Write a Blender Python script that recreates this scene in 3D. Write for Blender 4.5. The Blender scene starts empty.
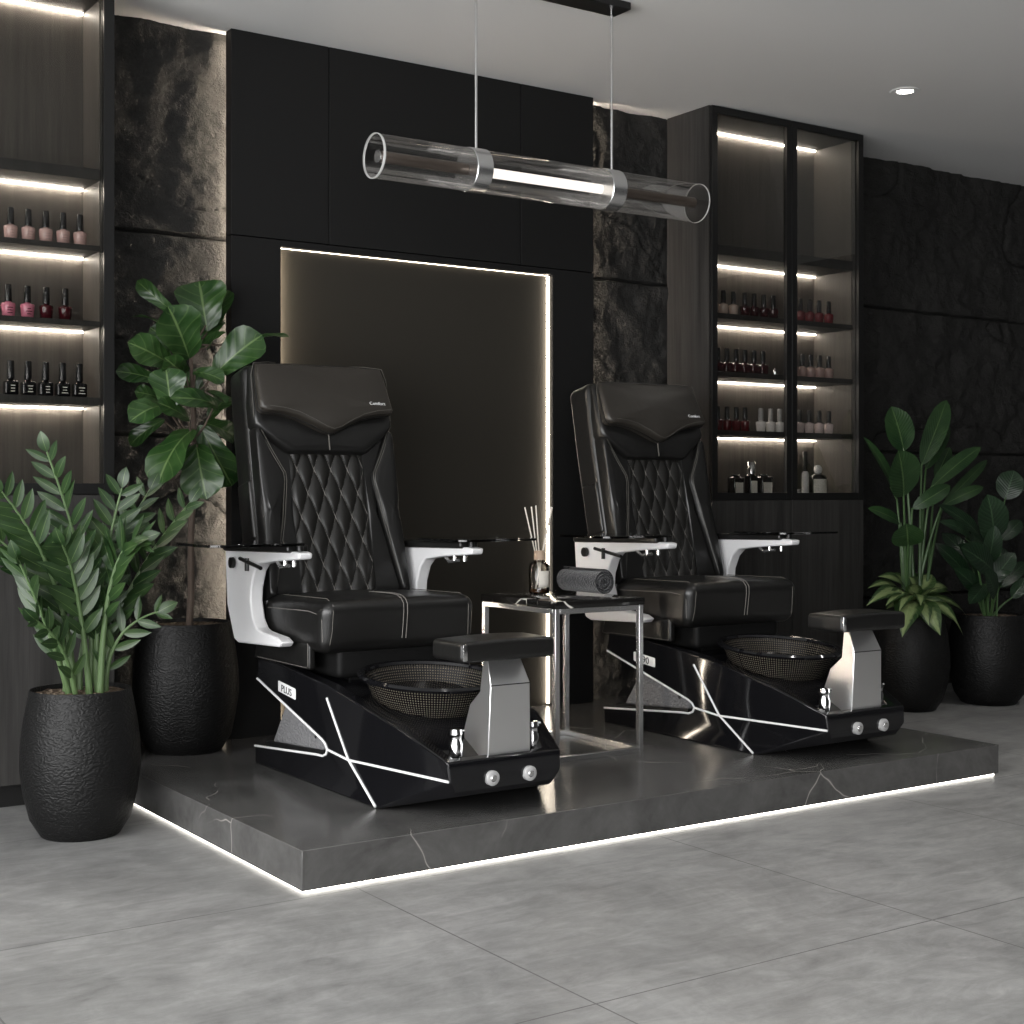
import bpy, bmesh, math, random
from mathutils import Vector, Matrix, noise
random.seed(7)
SC = bpy.context.scene
COL = SC.collection
# ------------------------------------------------------------------ helpers
def lerp(a, b, t): return a + (b - a) * t
def tab(t, pts):
    for (x0, y0), (x1, y1) in zip(pts, pts[1:]):
        if t <= x1: return lerp(y0, y1, (t - x0) / max(1e-9, x1 - x0))
    return pts[-1][1]

class MB:
    """collects shapes, then links them as one mesh object"""
    def __init__(s): s.v = []; s.f = []; s.uv = {}
    def mark(s): return len(s.v)
    def warp(s, m, fn):
        for i in range(m, len(s.v)): s.v[i] = Vector(fn(s.v[i]))
    def box(s, x0, x1, y0, y1, z0, z1):
        b = len(s.v)
        s.v += [Vector(p) for p in ((x0,y0,z0),(x1,y0,z0),(x1,y1,z0),(x0,y1,z0),(x0,y0,z1),(x1,y0,z1),(x1,y1,z1),(x0,y1,z1))]
        s.f += [[b+i for i in q] for q in ((3,2,1,0),(4,5,6,7),(0,1,5,4),(1,2,6,5),(2,3,7,6),(3,0,4,7))]
        return s
    def rbox(s, x0, x1, y0, y1, z0, z1, r, n=8):
        """box with rounded edges, finely divided so it can be bent"""
        m = len(s.v); idx = {}
        lo = Vector((x0,y0,z0)); hi = Vector((x1,y1,z1))
        def coord(a, i):
            t = i / n; d = hi[a] - lo[a]; e = min(.45, r / d)
            k = n // 4 if n >= 4 else 1
            if i <= k: return lo[a] + d * e * (i / k)
            if i >= n - k: return hi[a] - d * e * ((n - i) / k)
            return lo[a] + d * (e + (1 - 2*e) * (i - k) / (n - 2*k))
        def vert(i, j, k):
            key = (i, j, k)
            if key not in idx:
                p = Vector((coord(0,i), coord(1,j), coord(2,k)))
                rr = [min(r, .45*(hi[a]-lo[a])) for a in range(3)]
                q = Vector([min(max(p[a], lo[a]+rr[a]), hi[a]-rr[a]) for a in range(3)])
                d = p - q
                if d.length > 1e-9:
                    u = Vector([d[a]/rr[a] for a in range(3)]); u.normalize()
                    p = q + Vector([u[a]*rr[a] for a in range(3)])
                idx[key] = len(s.v); s.v.append(p)
            return idx[key]
        for i in range(n):
            for j in range(n):
                s.f.append([vert(i,j,0),vert(i,j+1,0),vert(i+1,j+1,0),vert(i+1,j,0)])
                s.f.append([vert(i,j,n),vert(i+1,j,n),vert(i+1,j+1,n),vert(i,j+1,n)])
                s.f.append([vert(i,0,j),vert(i+1,0,j),vert(i+1,0,j+1),vert(i,0,j+1)])
                s.f.append([vert(i,n,j),vert(i,n,j+1),vert(i+1,n,j+1),vert(i+1,n,j)])
                s.f.append([vert(0,i,j),vert(0,i,j+1),vert(0,i+1,j+1),vert(0,i+1,j)])
                s.f.append([vert(n,i,j),vert(n,i+1,j),vert(n,i+1,j+1),vert(n,i,j+1)])
        return m
    def prism(s, poly, axis, a, b):
        """polygon in the two other axes, extruded along axis from a to b"""
        m = len(s.v); n = len(poly)
        for t in (a, b):
            for p, q in poly:
                s.v.append(Vector({'x':(t,p,q),'y':(p,t,q),'z':(p,q,t)}[axis]))
        s.f.append([m+i for i in range(n)][::-1]); s.f.append([m+n+i for i in range(n)])
        for i in range(n):
            j = (i+1) % n; s.f.append([m+i, m+j, m+n+j, m+n+i])
        return m
    def lathe(s, prof, c=(0,0,0), n=32, capb=False, capt=False):
        m = len(s.v); c = Vector(c)
        for r, z in prof:
            for k in range(n):
                a = 2*math.pi*k/n; s.v.append(c + Vector((r*math.cos(a), r*math.sin(a), z)))
        for i in range(len(prof)-1):
            for k in range(n):
                l = (k+1) % n
                s.f.append([m+i*n+k, m+i*n+l, m+(i+1)*n+l, m+(i+1)*n+k])
        if capb: s.f.append([m+k for k in range(n)][::-1])
        if capt: s.f.append([m+(len(prof)-1)*n+k for k in range(n)])
        return m
    def tube(s, pts, r, n=8, cap=True):
        m = len(s.v); pts = [Vector(p) for p in pts]
        rs = r if isinstance(r, (list, tuple)) else [r]*len(pts)
        up = None
        for i, p in enumerate(pts):
            t = (pts[min(i+1,len(pts)-1)] - pts[max(i-1,0)])
            t = t.normalized() if t.length > 1e-9 else Vector((0,0,1))
            if up is None:
                up = Vector((0,0,1)) if abs(t.z) < .9 else Vector((1,0,0))
            a = t.cross(up)
            if a.length < 1e-6: a = t.orthogonal()
            a.normalize(); b = t.cross(a).normalized(); up = -b if False else a.cross(t)
            for k in range(n):
                an = 2*math.pi*k/n; s.v.append(p + (a*math.cos(an) + b*math.sin(an))*rs[i])
        for i in range(len(pts)-1):
            for k in range(n):
                l = (k+1) % n
                s.f.append([m+i*n+k, m+i*n+l, m+(i+1)*n+l, m+(i+1)*n+k])
        if cap:
            s.f.append([m+k for k in range(n)][::-1]); s.f.append([m+(len(pts)-1)*n+k for k in range(n)])
        return m
    def cyl(s, a, b, r, n=16): return s.tube([a, b], r, n)
    def bar(s, a, b, w, h, up=(0,0,1)):
        """square bar from a to b"""
        a = Vector(a); b = Vector(b); t = (b-a).normalized(); u = Vector(up)
        x = t.cross(u).normalized()*w/2; y = x.cross(t).normalized()*h/2; m = len(s.v)
        for p in (a, b): s.v += [p-x-y, p+x-y, p+x+y, p-x+y]
        s.f += [[m+i for i in q] for q in ((3,2,1,0),(4,5,6,7),(0,1,5,4),(1,2,6,5),(2,3,7,6),(3,0,4,7))]
        return m
    def grid(s, fn, nu, nv):
        m = len(s.v)
        for j in range(nv+1):
            for i in range(nu+1): s.v.append(Vector(fn(i/nu, j/nv)))
        for j in range(nv):
            for i in range(nu):
                a = m + j*(nu+1) + i; s.f.append([a, a+1, a+nu+2, a+nu+1])
        return m
    def cushion(s, poly, place, thick, r, crown=0.0, back=0.0):
        """upholstered pad: 2D outline (u,v) placed by place(u,v,d)"""
        n = len(poly); cu = sum(p[0] for p in poly)/n; cv = sum(p[1] for p in poly)/n
        m = len(s.v); rings = [(0, back)]
        for k in range(0, 5):
            a = k/4*math.pi/2; rings.append((r*(1-math.cos(a)), back + (thick-back)*(.35+.65*math.sin(a))))
        for k in (1, 2, 3): rings.append((r + .02*k, thick + crown*k/4))
        for ins, d in rings:
            for u, v in poly:
                L = math.hypot(u-cu, v-cv); f = max(.15, 1 - ins/max(L, 1e-6))
                s.v.append(Vector(place(cu+(u-cu)*f, cv+(v-cv)*f, d)))
        for i in range(len(rings)-1):
            for k in range(n):
                l = (k+1) % n; s.f.append([m+i*n+k, m+i*n+l, m+(i+1)*n+l, m+(i+1)*n+k])
        c = len(s.v); s.v.append(Vector(place(cu, cv, thick+crown)))
        o = m+(len(rings)-1)*n
        for k in range(n): s.f.append([o+k, o+(k+1) % n, c])
        return m
    def leaf(s, base, tip, width, nrm, kind='oval', bend=.12, fold=.15, wave=.0, N=10, M=3, droop=None):
        base = Vector(base); tip = Vector(tip); ax = tip-base; L = ax.length; ax.normalize()
        nrm = Vector(nrm); side = ax.cross(nrm)
        if side.length < 1e-4: side = ax.orthogonal()
        side.normalize(); nrm = side.cross(ax).normalized()
        prof = PROF[kind]; m = len(s.v); ph = random.random()*6
        for i in range(N+1):
            t = i/N; w = width*.5*tab(t, prof)
            c = base + ax*(t*L) + nrm*(bend*L*4*t*(1-t))
            for j in range(-M, M+1):
                q = j/M
                p = c + side*(w*q) + nrm*(abs(q)**1.3*fold*w + wave*w*math.sin(t*13+ph+q*2)*abs(q))
                s.uv[len(s.v)] = (q*.5+.5, t); s.v.append(p)
        K = 2*M+1
        for i in range(N):
            for j in range(K-1):
                a = m+i*K+j; s.f.append([a, a+1, a+K+1, a+K])
        return m
    def build(s, name, mat, parent=None, smooth=True, angle=35, bevel=0, bseg=2, label=None, kind=None, solid=0):
        me = bpy.data.meshes.new(name)
        org = WORG.get(parent.name, Vector((0,0,0))) if parent else Vector((0,0,0))
        me.from_pydata([tuple(v-org) for v in s.v], [], s.f)
        if s.uv:
            l = me.uv_layers.new(name='UVMap')
            for lp in me.loops: l.data[lp.index].uv = s.uv.get(lp.vertex_index, (0,0))
        bm = bmesh.new(); bm.from_mesh(me)
        if not s.uv:
            bmesh.ops.remove_doubles(bm, verts=bm.verts, dist=1e-5)
            bmesh.ops.recalc_face_normals(bm, faces=bm.faces)
        bm.to_mesh(me); bm.free()
        for p in me.polygons: p.use_smooth = smooth
        if smooth: me.set_sharp_from_angle(angle=math.radians(angle))
        me.materials.append(mat)
        o = bpy.data.objects.new(name, me); COL.objects.link(o)
        if parent: o.parent = parent; WORG[o.name] = org
        if bevel:
            b = o.modifiers.new('bevel', 'BEVEL'); b.width = bevel; b.segments = bseg; b.limit_method = 'ANGLE'; b.angle_limit = math.radians(30)
            b.harden_normals = False
        if solid:
            b = o.modifiers.new('solid', 'SOLIDIFY'); b.thickness = solid; b.offset = 0
        if label: o['label'] = label
        if kind: o['kind'] = kind
        return o
WORG = {}
PROF = {
 'oval':   [(0,.06),(.1,.5),(.25,.85),(.42,1),(.6,.93),(.78,.65),(.92,.28),(1,.0)],
 'fiddle': [(0,.08),(.06,.4),(.2,.62),(.4,.72),(.6,.93),(.75,1),(.88,.85),(.96,.5),(1,.04)],
 'paddle': [(0,.06),(.08,.5),(.2,.82),(.4,1),(.6,1),(.78,.82),(.92,.45),(1,.03)],
 'lance':  [(0,.15),(.15,.6),(.35,1),(.55,.92),(.75,.6),(.9,.25),(1,.0)],
}
def thing(name, label, cat, loc=(0,0,0), group=None):
    o = bpy.data.objects.new(name, None); COL.objects.link(o); o.empty_display_size = .05
    o.location = loc; o['label'] = label; o['category'] = cat
    if group: o['group'] = group
    WORG[o.name] = Vector(loc)
    return o
def struct(o): o['kind'] = 'structure'; return o
def copy_tree(o, parent=None):
    c = o.copy(); COL.objects.link(c); c.parent = parent
    for ch in [x for x in bpy.data.objects if x.parent == o]: copy_tree(ch, c)
    return c
def B(*a): return MB().box(*a)
FONT = None
def text_mesh(txt, size, depth=.0006):
    cu = bpy.data.curves.new('lettering', 'FONT'); cu.body = txt; cu.size = size; cu.align_x = 'CENTER'; cu.align_y = 'CENTER'; cu.extrude = depth
    o = bpy.data.objects.new('lettering_source', cu); COL.objects.link(o)
    bpy.context.view_layer.update()
    me = bpy.data.meshes.new_from_object(o.evaluated_get(bpy.context.evaluated_depsgraph_get()))
    bpy.data.objects.remove(o); bpy.data.curves.remove(cu)
    return me
def add_text(txt, size, fn, mat, parent, name='lettering'):
    """fn maps a flat text point (x,y,z) to the world"""
    me = text_mesh(txt, size); org = WORG[parent.name]
    for v in me.vertices: v.co = Vector(fn(*v.co)) - org
    me.materials.clear(); me.materials.append(mat)
    o = bpy.data.objects.new(name, me); COL.objects.link(o); o.parent = parent; WORG[o.name] = org
    return o
# ------------------------------------------------------------------ materials
class NT:
    def __init__(s, name):
        s.m = bpy.data.materials.new(name); s.m.use_nodes = True; s.t = s.m.node_tree; s.t.nodes.clear()
        s.out = s.t.nodes.new('ShaderNodeOutputMaterial')
    def n(s, kind, **kw):
        d = s.t.nodes.new(kind)
        for k, v in kw.items():
            if hasattr(d, k) and k not in ('Scale',): setattr(d, k, v)
            else: d.inputs[k.replace('_', ' ')].default_value = v
        return d
    def l(s, a, b): s.t.links.new(a, b)
    def coords(s, scale=(1,1,1), kind='Object', rot=(0,0,0)):
        c = s.n('ShaderNodeTexCoord'); mp = s.n('ShaderNodeMapping'); s.l(c.outputs[kind], mp.inputs[0])
        mp.inputs['Scale'].default_value = scale; mp.inputs['Rotation'].default_value = rot
        return mp.outputs[0]
    def noise(s, vec, scale=5, detail=4, rough=.6, dist=0):
        d = s.n('ShaderNodeTexNoise'); d.inputs['Scale'].default_value = scale; d.inputs['Detail'].default_value = detail
        d.inputs['Roughness'].default_value = rough; d.inputs['Distortion'].default_value = dist
        if vec: s.l(vec, d.inputs['Vector'])
        return d.outputs['Fac']
    def ramp(s, fac, stops):
        r = s.n('ShaderNodeValToRGB'); s.l(fac, r.inputs[0]); e = r.color_ramp.elements
        while len(e) < len(stops): e.new(.5)
        for el, (p, c) in zip(e, stops): el.position = p; el.color = (c[0], c[1], c[2], 1) if not isinstance(c, (int, float)) else (c, c, c, 1)
        return r.outputs[0]
    def math(s, op, a, b=None, clamp=False):
        d = s.n('ShaderNodeMath'); d.operation = op; d.use_clamp = clamp
        for i, x in enumerate((a, b)):
            if x is None: continue
            if isinstance(x, (int, float)): d.inputs[i].default_value = x
            else: s.l(x, d.inputs[i])
        return d.outputs[0]
    def mix(s, fac, a, b):
        d = s.n('ShaderNodeMix'); d.data_type = 'RGBA'
        for i, x in ((0, fac), (6, a), (7, b)):
            if isinstance(x, (int, float)): d.inputs[i].default_value = x
            elif isinstance(x, tuple): d.inputs[i].default_value = (*x, 1) if len(x) == 3 else x
            else: s.l(x, d.inputs[i])
        return d.outputs[2]
    def bump(s, h, strength=.3, dist=.002, prev=None):
        b = s.n('ShaderNodeBump'); b.inputs['Strength'].default_value = strength; b.inputs['Distance'].default_value = dist
        s.l(h, b.inputs['Height'])
        if prev: s.l(prev, b.inputs['Normal'])
        return b.outputs[0]
    def bsdf(s, color=(.5,.5,.5), rough=.5, metal=0, spec=.5, coat=0, normal=None, trans=0, emit=None, estr=0, sheen=0):
        p = s.n('ShaderNodeBsdfPrincipled')
        def st(k, x):
            if isinstance(x, (int, float)): p.inputs[k].default_value = x
            elif isinstance(x, tuple): p.inputs[k].default_value = (*x, 1)
            else: s.l(x, p.inputs[k])
        st('Base Color', color); st('Roughness', rough); st('Metallic', metal); st('Specular IOR Level', spec)
        if coat: st('Coat Weight', coat); p.inputs['Coat Roughness'].default_value = .04
        if normal: s.l(normal, p.inputs['Normal'])
        if sheen: st('Sheen Weight', sheen)
        if trans: st('Transmission Weight', trans)
        if emit: st('Emission Color', emit); st('Emission Strength', estr)
        s.l(p.outputs[0], s.out.inputs[0]); return p
def plain(name, color, rough=.5, metal=0, spec=.5, coat=0, fine=0, fscale=300, fdist=.001):
    t = NT(name); nm = None
    if fine:
        nm = t.bump(t.noise(t.coords(), fscale, 3), fine, fdist)
    t.bsdf(color, rough, metal, spec, coat, nm); return t.m
def emis(name, color, strength):
    t = NT(name); e = t.n('ShaderNodeEmission'); e.inputs[0].default_value = (*color, 1); e.inputs[1].default_value = strength
    t.l(e.outputs[0], t.out.inputs[0]); return t.m
def glass(name, tint=(.9,.9,.9), ior=1.45, rough=.0, boost=1.0):
    """thin clear sheet: sees straight through, mirrors by Fresnel"""
    t = NT(name); tr = t.n('ShaderNodeBsdfTransparent'); tr.inputs[0].default_value = (*tint, 1)
    g = t.n('ShaderNodeBsdfGlossy'); g.inputs['Roughness'].default_value = rough; g.inputs[0].default_value = (1,1,1,1)
    fr = t.n('ShaderNodeFresnel'); fr.inputs[0].default_value = ior
    f = t.math('MULTIPLY', fr.outputs[0], boost, True)
    mx = t.n('ShaderNodeMixShader'); t.l(f, mx.inputs[0]); t.l(tr.outputs[0], mx.inputs[1]); t.l(g.outputs[0], mx.inputs[2])
    t.l(mx.outputs[0], t.out.inputs[0]); return t.m
M = {}
M['gloss_black'] = plain('gloss_black_lacquer', (.006,.006,.007), .07, 0, .5, 0)
M['satin_black'] = plain('satin_black', (.006,.006,.006), .4)
M['matte_black'] = plain('matte_black', (.004,.004,.004), .6, spec=.2)
M['white_shell'] = plain('white_plastic', (.75,.75,.76), .32)
M['white_line'] = plain('white_trim_line', (.82,.82,.82), .3)
M['chrome'] = plain('chrome', (.78,.78,.79), .12, 1)
M['brushed'] = plain('brushed_steel', (.70,.70,.70), .27, .95)
M['column_metal'] = plain('satin_silver', (.80,.80,.80), .30, .92)
M['stitch'] = plain('grey_stitching', (.15,.142,.13), .7); M['cap_grey'] = plain('grey_cap', (.30,.30,.30), .3)
M['stitch_dim'] = plain('dark_stitching', (.085,.08,.07), .7)
def leather(name, col, rough=.36, b=.25):
    t = NT(name); c = t.coords()
    vor = t.n('ShaderNodeTexVoronoi'); vor.inputs['Scale'].default_value = 260; t.l(c, vor.inputs['Vector'])
    big = t.noise(c, 7, 3, .55, .4)
    nm = t.bump(vor.outputs['Distance'], b*.35, .0008); nm = t.bump(big, .22, .012, nm)
    r = t.math('ADD', t.math('MULTIPLY', t.noise(c, 22, 3), .12), rough-.06)
    t.bsdf(col, r, 0, .5, 0, nm); return t.m
M['leather'] = leather('black_leather', (.0085,.0083,.008), .31)
M['leather_warm_sheen'] = leather('pillow_leather_warm_sheen', (.027,.0235,.0195), .38)  # warm lamp reflection painted in as lighter, browner leather
M['leather_quilt'] = leather('black_quilted_leather', (.0085,.008,.007), .36)
def concrete():
    t = NT('concrete_floor_tile'); c = t.coords()
    a = t.noise(c, 1.6, 8, .72, .8); b = t.noise(c, 7, 8, .74, 1.2); f = t.noise(c, 60, 4, .7)
    st = t.noise(t.coords((1,3.2,1), rot=(0,0,.5)), 4.5, 8, .74, .9)
    mixv = t.math('ADD', t.math('MULTIPLY', a, .4), t.math('ADD', t.math('MULTIPLY', b, .25), t.math('MULTIPLY', st, .35)))
    col = t.ramp(mixv, [(.36, (.120,.120,.119)), (.5, (.222,.222,.219)), (.63, (.325,.325,.321))])
    sp = t.n('ShaderNodeSeparateXYZ'); t.l(c, sp.inputs[0])
    S = 1.085
    def line(o, off):
        x = t.math('ADD', o, off); x = t.math('FRACT', t.math('DIVIDE', x, S))
        d = t.math('ABSOLUTE', t.math('SUBTRACT', x, .5)); return t.math('GREATER_THAN', d, .5-.0021)
    # brick of tiles: tone per tile
    ix = t.math('FLOOR', t.math('DIVIDE', t.math('ADD', sp.outputs[0], -.157+10*S), S))
    iy = t.math('FLOOR', t.math('DIVIDE', t.math('ADD', sp.outputs[1], .030+10*S), S))
    cb = t.n('ShaderNodeCombineXYZ'); t.l(ix, cb.inputs[0]); t.l(iy, cb.inputs[1])
    wn = t.n('ShaderNodeTexWhiteNoise'); t.l(cb.outputs[0], wn.inputs['Vector'])
    tone = t.math('ADD', t.math('MULTIPLY', wn.outputs['Value'], .16), .90)
    vm = t.n('ShaderNodeVectorMath'); vm.operation = 'SCALE'; t.l(col, vm.inputs[0]); t.l(tone, vm.inputs['Scale'])
    g = t.math('MAXIMUM', line(sp.outputs[0], -.157+10*S), line(sp.outputs[1], .030+10*S))
    col2 = t.mix(t.math('MULTIPLY', g, .8), vm.outputs[0], (.07,.07,.07))
    r = t.math('ADD', t.math('MULTIPLY', b, .25), .30)
    h = t.math('SUBTRACT', t.math('ADD', t.math('MULTIPLY', f, .15), st), t.math('MULTIPLY', g, 1.5))
    t.bsdf(col2, r, 0, .45, 0, t.bump(h, .12, .004)); return t.m
M['floor'] = concrete()
def marble(name, dark, light, vein, vscale, veinw, rough, vstr=1.0, bumpy=0):
    t = NT(name); c = t.coords()
    a = t.noise(c, 3.0, 6, .65, 1.0); b = t.noise(c, 14, 5, .6, .5)
    col = t.ramp(t.math('ADD', t.math('MULTIPLY', a, .7), t.math('MULTIPLY', b, .3)), [(.32, dark), (.70, light)])
    n1 = t.n('ShaderNodeTexNoise'); t.l(c, n1.inputs['Vector']); n1.inputs['Scale'].default_value = 2.2; n1.inputs['Detail'].default_value = 3
    ad = t.n('ShaderNodeVectorMath'); ad.operation = 'SCALE'; t.l(n1.outputs['Color'], ad.inputs[0]); ad.inputs['Scale'].default_value = .35
    sm = t.n('ShaderNodeVectorMath'); t.l(c, sm.inputs[0]); t.l(ad.outputs[0], sm.inputs[1])
    v = t.n('ShaderNodeTexVoronoi'); v.feature = 'DISTANCE_TO_EDGE'; v.inputs['Scale'].default_value = vscale; t.l(sm.outputs[0], v.inputs['Vector'])
    ve = t.ramp(v.outputs['Distance'], [(0, 1), (veinw, 0)])
    gate = t.ramp(t.noise(c, 2.6 if vscale < 5 else 9, 2), [(.50, 0), (.60, 1)])
    fac = t.math('MULTIPLY', t.math('MULTIPLY', ve, gate), vstr)
    col = t.mix(fac, col, vein)
    t.bsdf(col, t.math('ADD', t.math('MULTIPLY', a, .12), rough), 0, .5, 0, t.bump(b, bumpy, .002) if bumpy else None); return t.m
M['platform'] = marble('dark_grey_marble', (.050,.049,.048), (.115,.113,.110), (.42,.40,.37), 1.7, .0045, .17, .8)
M['table_marble'] = marble('black_white_veined_marble', (.004,.004,.004), (.016,.015,.014), (.75,.72,.66), 13, .07, .06, 1.0)
def stone():
    t = NT('rough_dark_slate'); c = t.coords()
    a = t.noise(c, 2.5, 8, .65, .6); b = t.noise(c, 18, 6, .7, .3); f = t.noise(c, 90, 4, .7)
    col = t.ramp(t.math('ADD', t.math('MULTIPLY', a, .6), t.math('MULTIPLY', b, .4)), [(.3, (.014,.0137,.0133)), (.55, (.026,.0253,.024)), (.75, (.044,.042,.040))])
    h = t.math('ADD', t.math('MULTIPLY', b, .7), t.math('MULTIPLY', f, .3))
    t.bsdf(col, .75, 0, .25, 0, t.bump(h, 1.0, .022)); return t.m
M['stone'] = stone()
def wood(name, d, l, rough=.5):
    t = NT(name); c = t.coords((34,34,1.1)); c2 = t.coords((5,5,.25))
    a = t.noise(c, 1.6, 6, .65, .3); b = t.noise(c2, 2.0, 3, .5, .5); fine = t.noise(t.coords((160,160,3)), 2, 3)
    v = t.math('ADD', t.math('MULTIPLY', a, .55), t.math('ADD', t.math('MULTIPLY', b, .25), t.math('MULTIPLY', fine, .2)))
    col = t.ramp(v, [(.33, d), (.62, l)])
    t.bsdf(col, rough, 0, .4, 0, t.bump(v, .25, .0015)); return t.m
M['wood'] = wood('dark_smoked_oak', (.009,.0086,.0082), (.042,.040,.038))
M['wood_inner'] = wood('taupe_smoked_oak', (.048,.043,.038), (.105,.094,.084))
M['panel'] = plain('charcoal_panel', (.0085,.0085,.0085), .6, spec=.22)
M['niche'] = plain('bronze_brown_panel', (.027,.0245,.020), .55, spec=.2)
M['frame_metal'] = plain('dark_bronze_frame', (.012,.012,.012), .4, .4)
M['ceiling'] = plain('matte_ceiling_paint', (.66,.66,.655), .9, spec=.1)
M['plain_wall'] = plain('dark_wall_paint', (.07,.07,.07), .85, spec=.2)
WARM = (1, .90, .76)
M['led_shelf'] = emis('led_shelf', (1,.89,.76), 46)
M['led_niche'] = emis('led_niche', (1,.87,.70), 20); M['led_niche_left'] = emis('led_niche_left', (1,.86,.69), 60)
M['led_wash'] = emis('led_wash', (1,.85,.68), 85)
M['led_floor'] = emis('led_floor', (1,.95,.86), 9)
M['led_tube'] = emis('led_tube', (1,.94,.86), 1.6); M['led_niche_top'] = emis('led_niche_top', (1,.87,.70), 9)
M['spot'] = emis('spot_lens', (1,.95,.88), 60)
M['door_glass'] = glass('cabinet_glass', (.80,.80,.79), 1.4, 0, .22)
M['smoke_glass'] = glass('smoked_glass', (.16,.16,.16), 1.5, .02)
M['lamp_glass'] = glass('lamp_glass', (.84,.825,.81), 1.5, .05, .6)
M['clear_glass'] = glass('clear_glass', (.86,.86,.85), 1.5)
def pot():
    t = NT('textured_black_ceramic'); c = t.coords((1,1,1.6))
    v = t.n('ShaderNodeTexVoronoi'); v.feature = 'SMOOTH_F1'; v.inputs['Scale'].default_value = 95; v.inputs['Smoothness'].default_value = .8
    w = t.n('ShaderNodeVectorMath'); t.l(c, w.inputs[0]); nn = t.n('ShaderNodeTexNoise'); nn.inputs['Scale'].default_value = 18; t.l(c, nn.inputs['Vector'])
    sc = t.n('ShaderNodeVectorMath'); sc.operation = 'SCALE'; t.l(nn.outputs['Color'], sc.inputs[0]); sc.inputs['Scale'].default_value = .06
    t.l(sc.outputs[0], w.inputs[1]); t.l(w.outputs[0], v.inputs['Vector'])
    t.bsdf((.005,.005,.005), .50, 0, .28, 0, t.bump(v.outputs['Distance'], .7, .0035)); return t.m
M['pot'] = pot()
def soil():
    t = NT('pebbly_soil'); c = t.coords(); v = t.n('ShaderNodeTexVoronoi'); v.inputs['Scale'].default_value = 75; t.l(c, v.inputs['Vector'])
    col = t.ramp(v.outputs['Color'], [(.1, (.05,.035,.025)), (.5, (.14,.10,.07)), (.9, (.30,.24,.18))])
    t.bsdf(col, .9, 0, .2, 0, t.bump(v.outputs['Distance'], 1, .012)); return t.m
M['soil'] = soil()
def leafmat(name, dark, mid, vein, veins=9, rough=.35, centre=None, vstr=.55):
    t = NT(name); uv = t.n('ShaderNodeUVMap'); sp = t.n('ShaderNodeSeparateXYZ'); t.l(uv.outputs[0], sp.inputs[0])
    q = t.math('ABSOLUTE', t.math('SUBTRACT', sp.outputs[0], .5))
    n = t.noise(t.coords(), 9, 3); col = t.ramp(n, [(.3, dark), (.7, mid)])
    w = t.math('SINE', t.math('MULTIPLY', t.math('SUBTRACT', sp.outputs[1], t.math('MULTIPLY', q, .55)), veins*6.283))
    vv = t.ramp(w, [(.86, 0), (1, 1)])
    mid_ = t.ramp(q, [(.012, 1), (.035, 0)])
    if centre:
        cc = t.ramp(t.math('ADD', q, t.math('MULTIPLY', t.noise(t.coords(), 40, 4), .22)), [(.30, 1), (.42, 0)])
        col = t.mix(cc, col, centre)
    fac = t.math('MAXIMUM', mid_, t.math('MULTIPLY', vv, vstr))
    col = t.mix(t.math('MULTIPLY', fac, .75), col, vein)
    p = t.bsdf(col, rough, 0, .5, 0, t.bump(t.math('SUBTRACT', w, mid_), .18, .003))
    tl = t.n('ShaderNodeBsdfTranslucent'); t.l(col, tl.inputs[0]); mx = t.n('ShaderNodeMixShader'); mx.inputs[0].default_value = .15
    t.l(p.outputs[0], mx.inputs[1]); t.l(tl.outputs[0], mx.inputs[2]); t.l(mx.outputs[0], t.out.inputs[0]); return t.m
M['fig_leaf'] = leafmat('fiddle_fig_leaf', (.010,.036,.008), (.034,.078,.020), (.13,.20,.07), 5, .30, vstr=.35)
M['zz_leaf'] = leafmat('zz_leaf', (.009,.030,.009), (.034,.070,.019), (.11,.17,.06), 0, .38, vstr=0)
M['strel_leaf'] = leafmat('paddle_leaf', (.009,.032,.010), (.027,.064,.019), (.085,.14,.05), 14, .30, vstr=.2)
M['cala_leaf'] = leafmat('striped_dark_leaf', (.006,.019,.008), (.014,.036,.015), (.055,.10,.048), 11, .30, vstr=.5)
M['agla_leaf'] = leafmat('variegated_leaf', (.016,.045,.012), (.045,.085,.026), (.27,.33,.15), 8, .35, (.22,.29,.12), .3)
M['zz_stem'] = plain('zz_stem', (.085,.14,.055), .45)
M['dark_stem'] = plain('green_stalk', (.05,.10,.035), .45)
M['bark'] = plain('brown_bark', (.085,.062,.048), .85, fine=.6, fscale=90, fdist=.004)
def weave():
    t = NT('perforated_smoked_weave'); c = t.coords(); sp = t.n('ShaderNodeSeparateXYZ'); t.l(c, sp.inputs[0])
    uv = t.n('ShaderNodeUVMap'); su = t.n('ShaderNodeSeparateXYZ'); t.l(uv.outputs[0], su.inputs[0])
    a = t.math('SINE', t.math('MULTIPLY', su.outputs[0], 6.283*150)); b = t.math('SINE', t.math('MULTIPLY', su.outputs[1], 6.283*24))
    p = t.math('MULTIPLY', t.math('ADD', a, 1), t.math('ADD', b, 1))
    f = t.ramp(t.math('MULTIPLY', p, .25), [(.35, 0), (.75, 1)])
    col = t.mix(f, (.008,.008,.008), (.20,.17,.13))
    t.bsdf(col, .22, .25, .5, 0, t.bump(f, .7, .004)); return t.m
M['weave'] = weave()
def padmat():
    t = NT('grey_pebbled_pad'); v = t.n('ShaderNodeTexVoronoi'); v.inputs['Scale'].default_value = 95; t.l(t.coords(), v.inputs['Vector'])
    t.bsdf((.17,.17,.175), .6, 0, .4, 0, t.bump(v.outputs['Distance'], .9, .006)); return t.m
M['pad'] = padmat()
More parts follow.
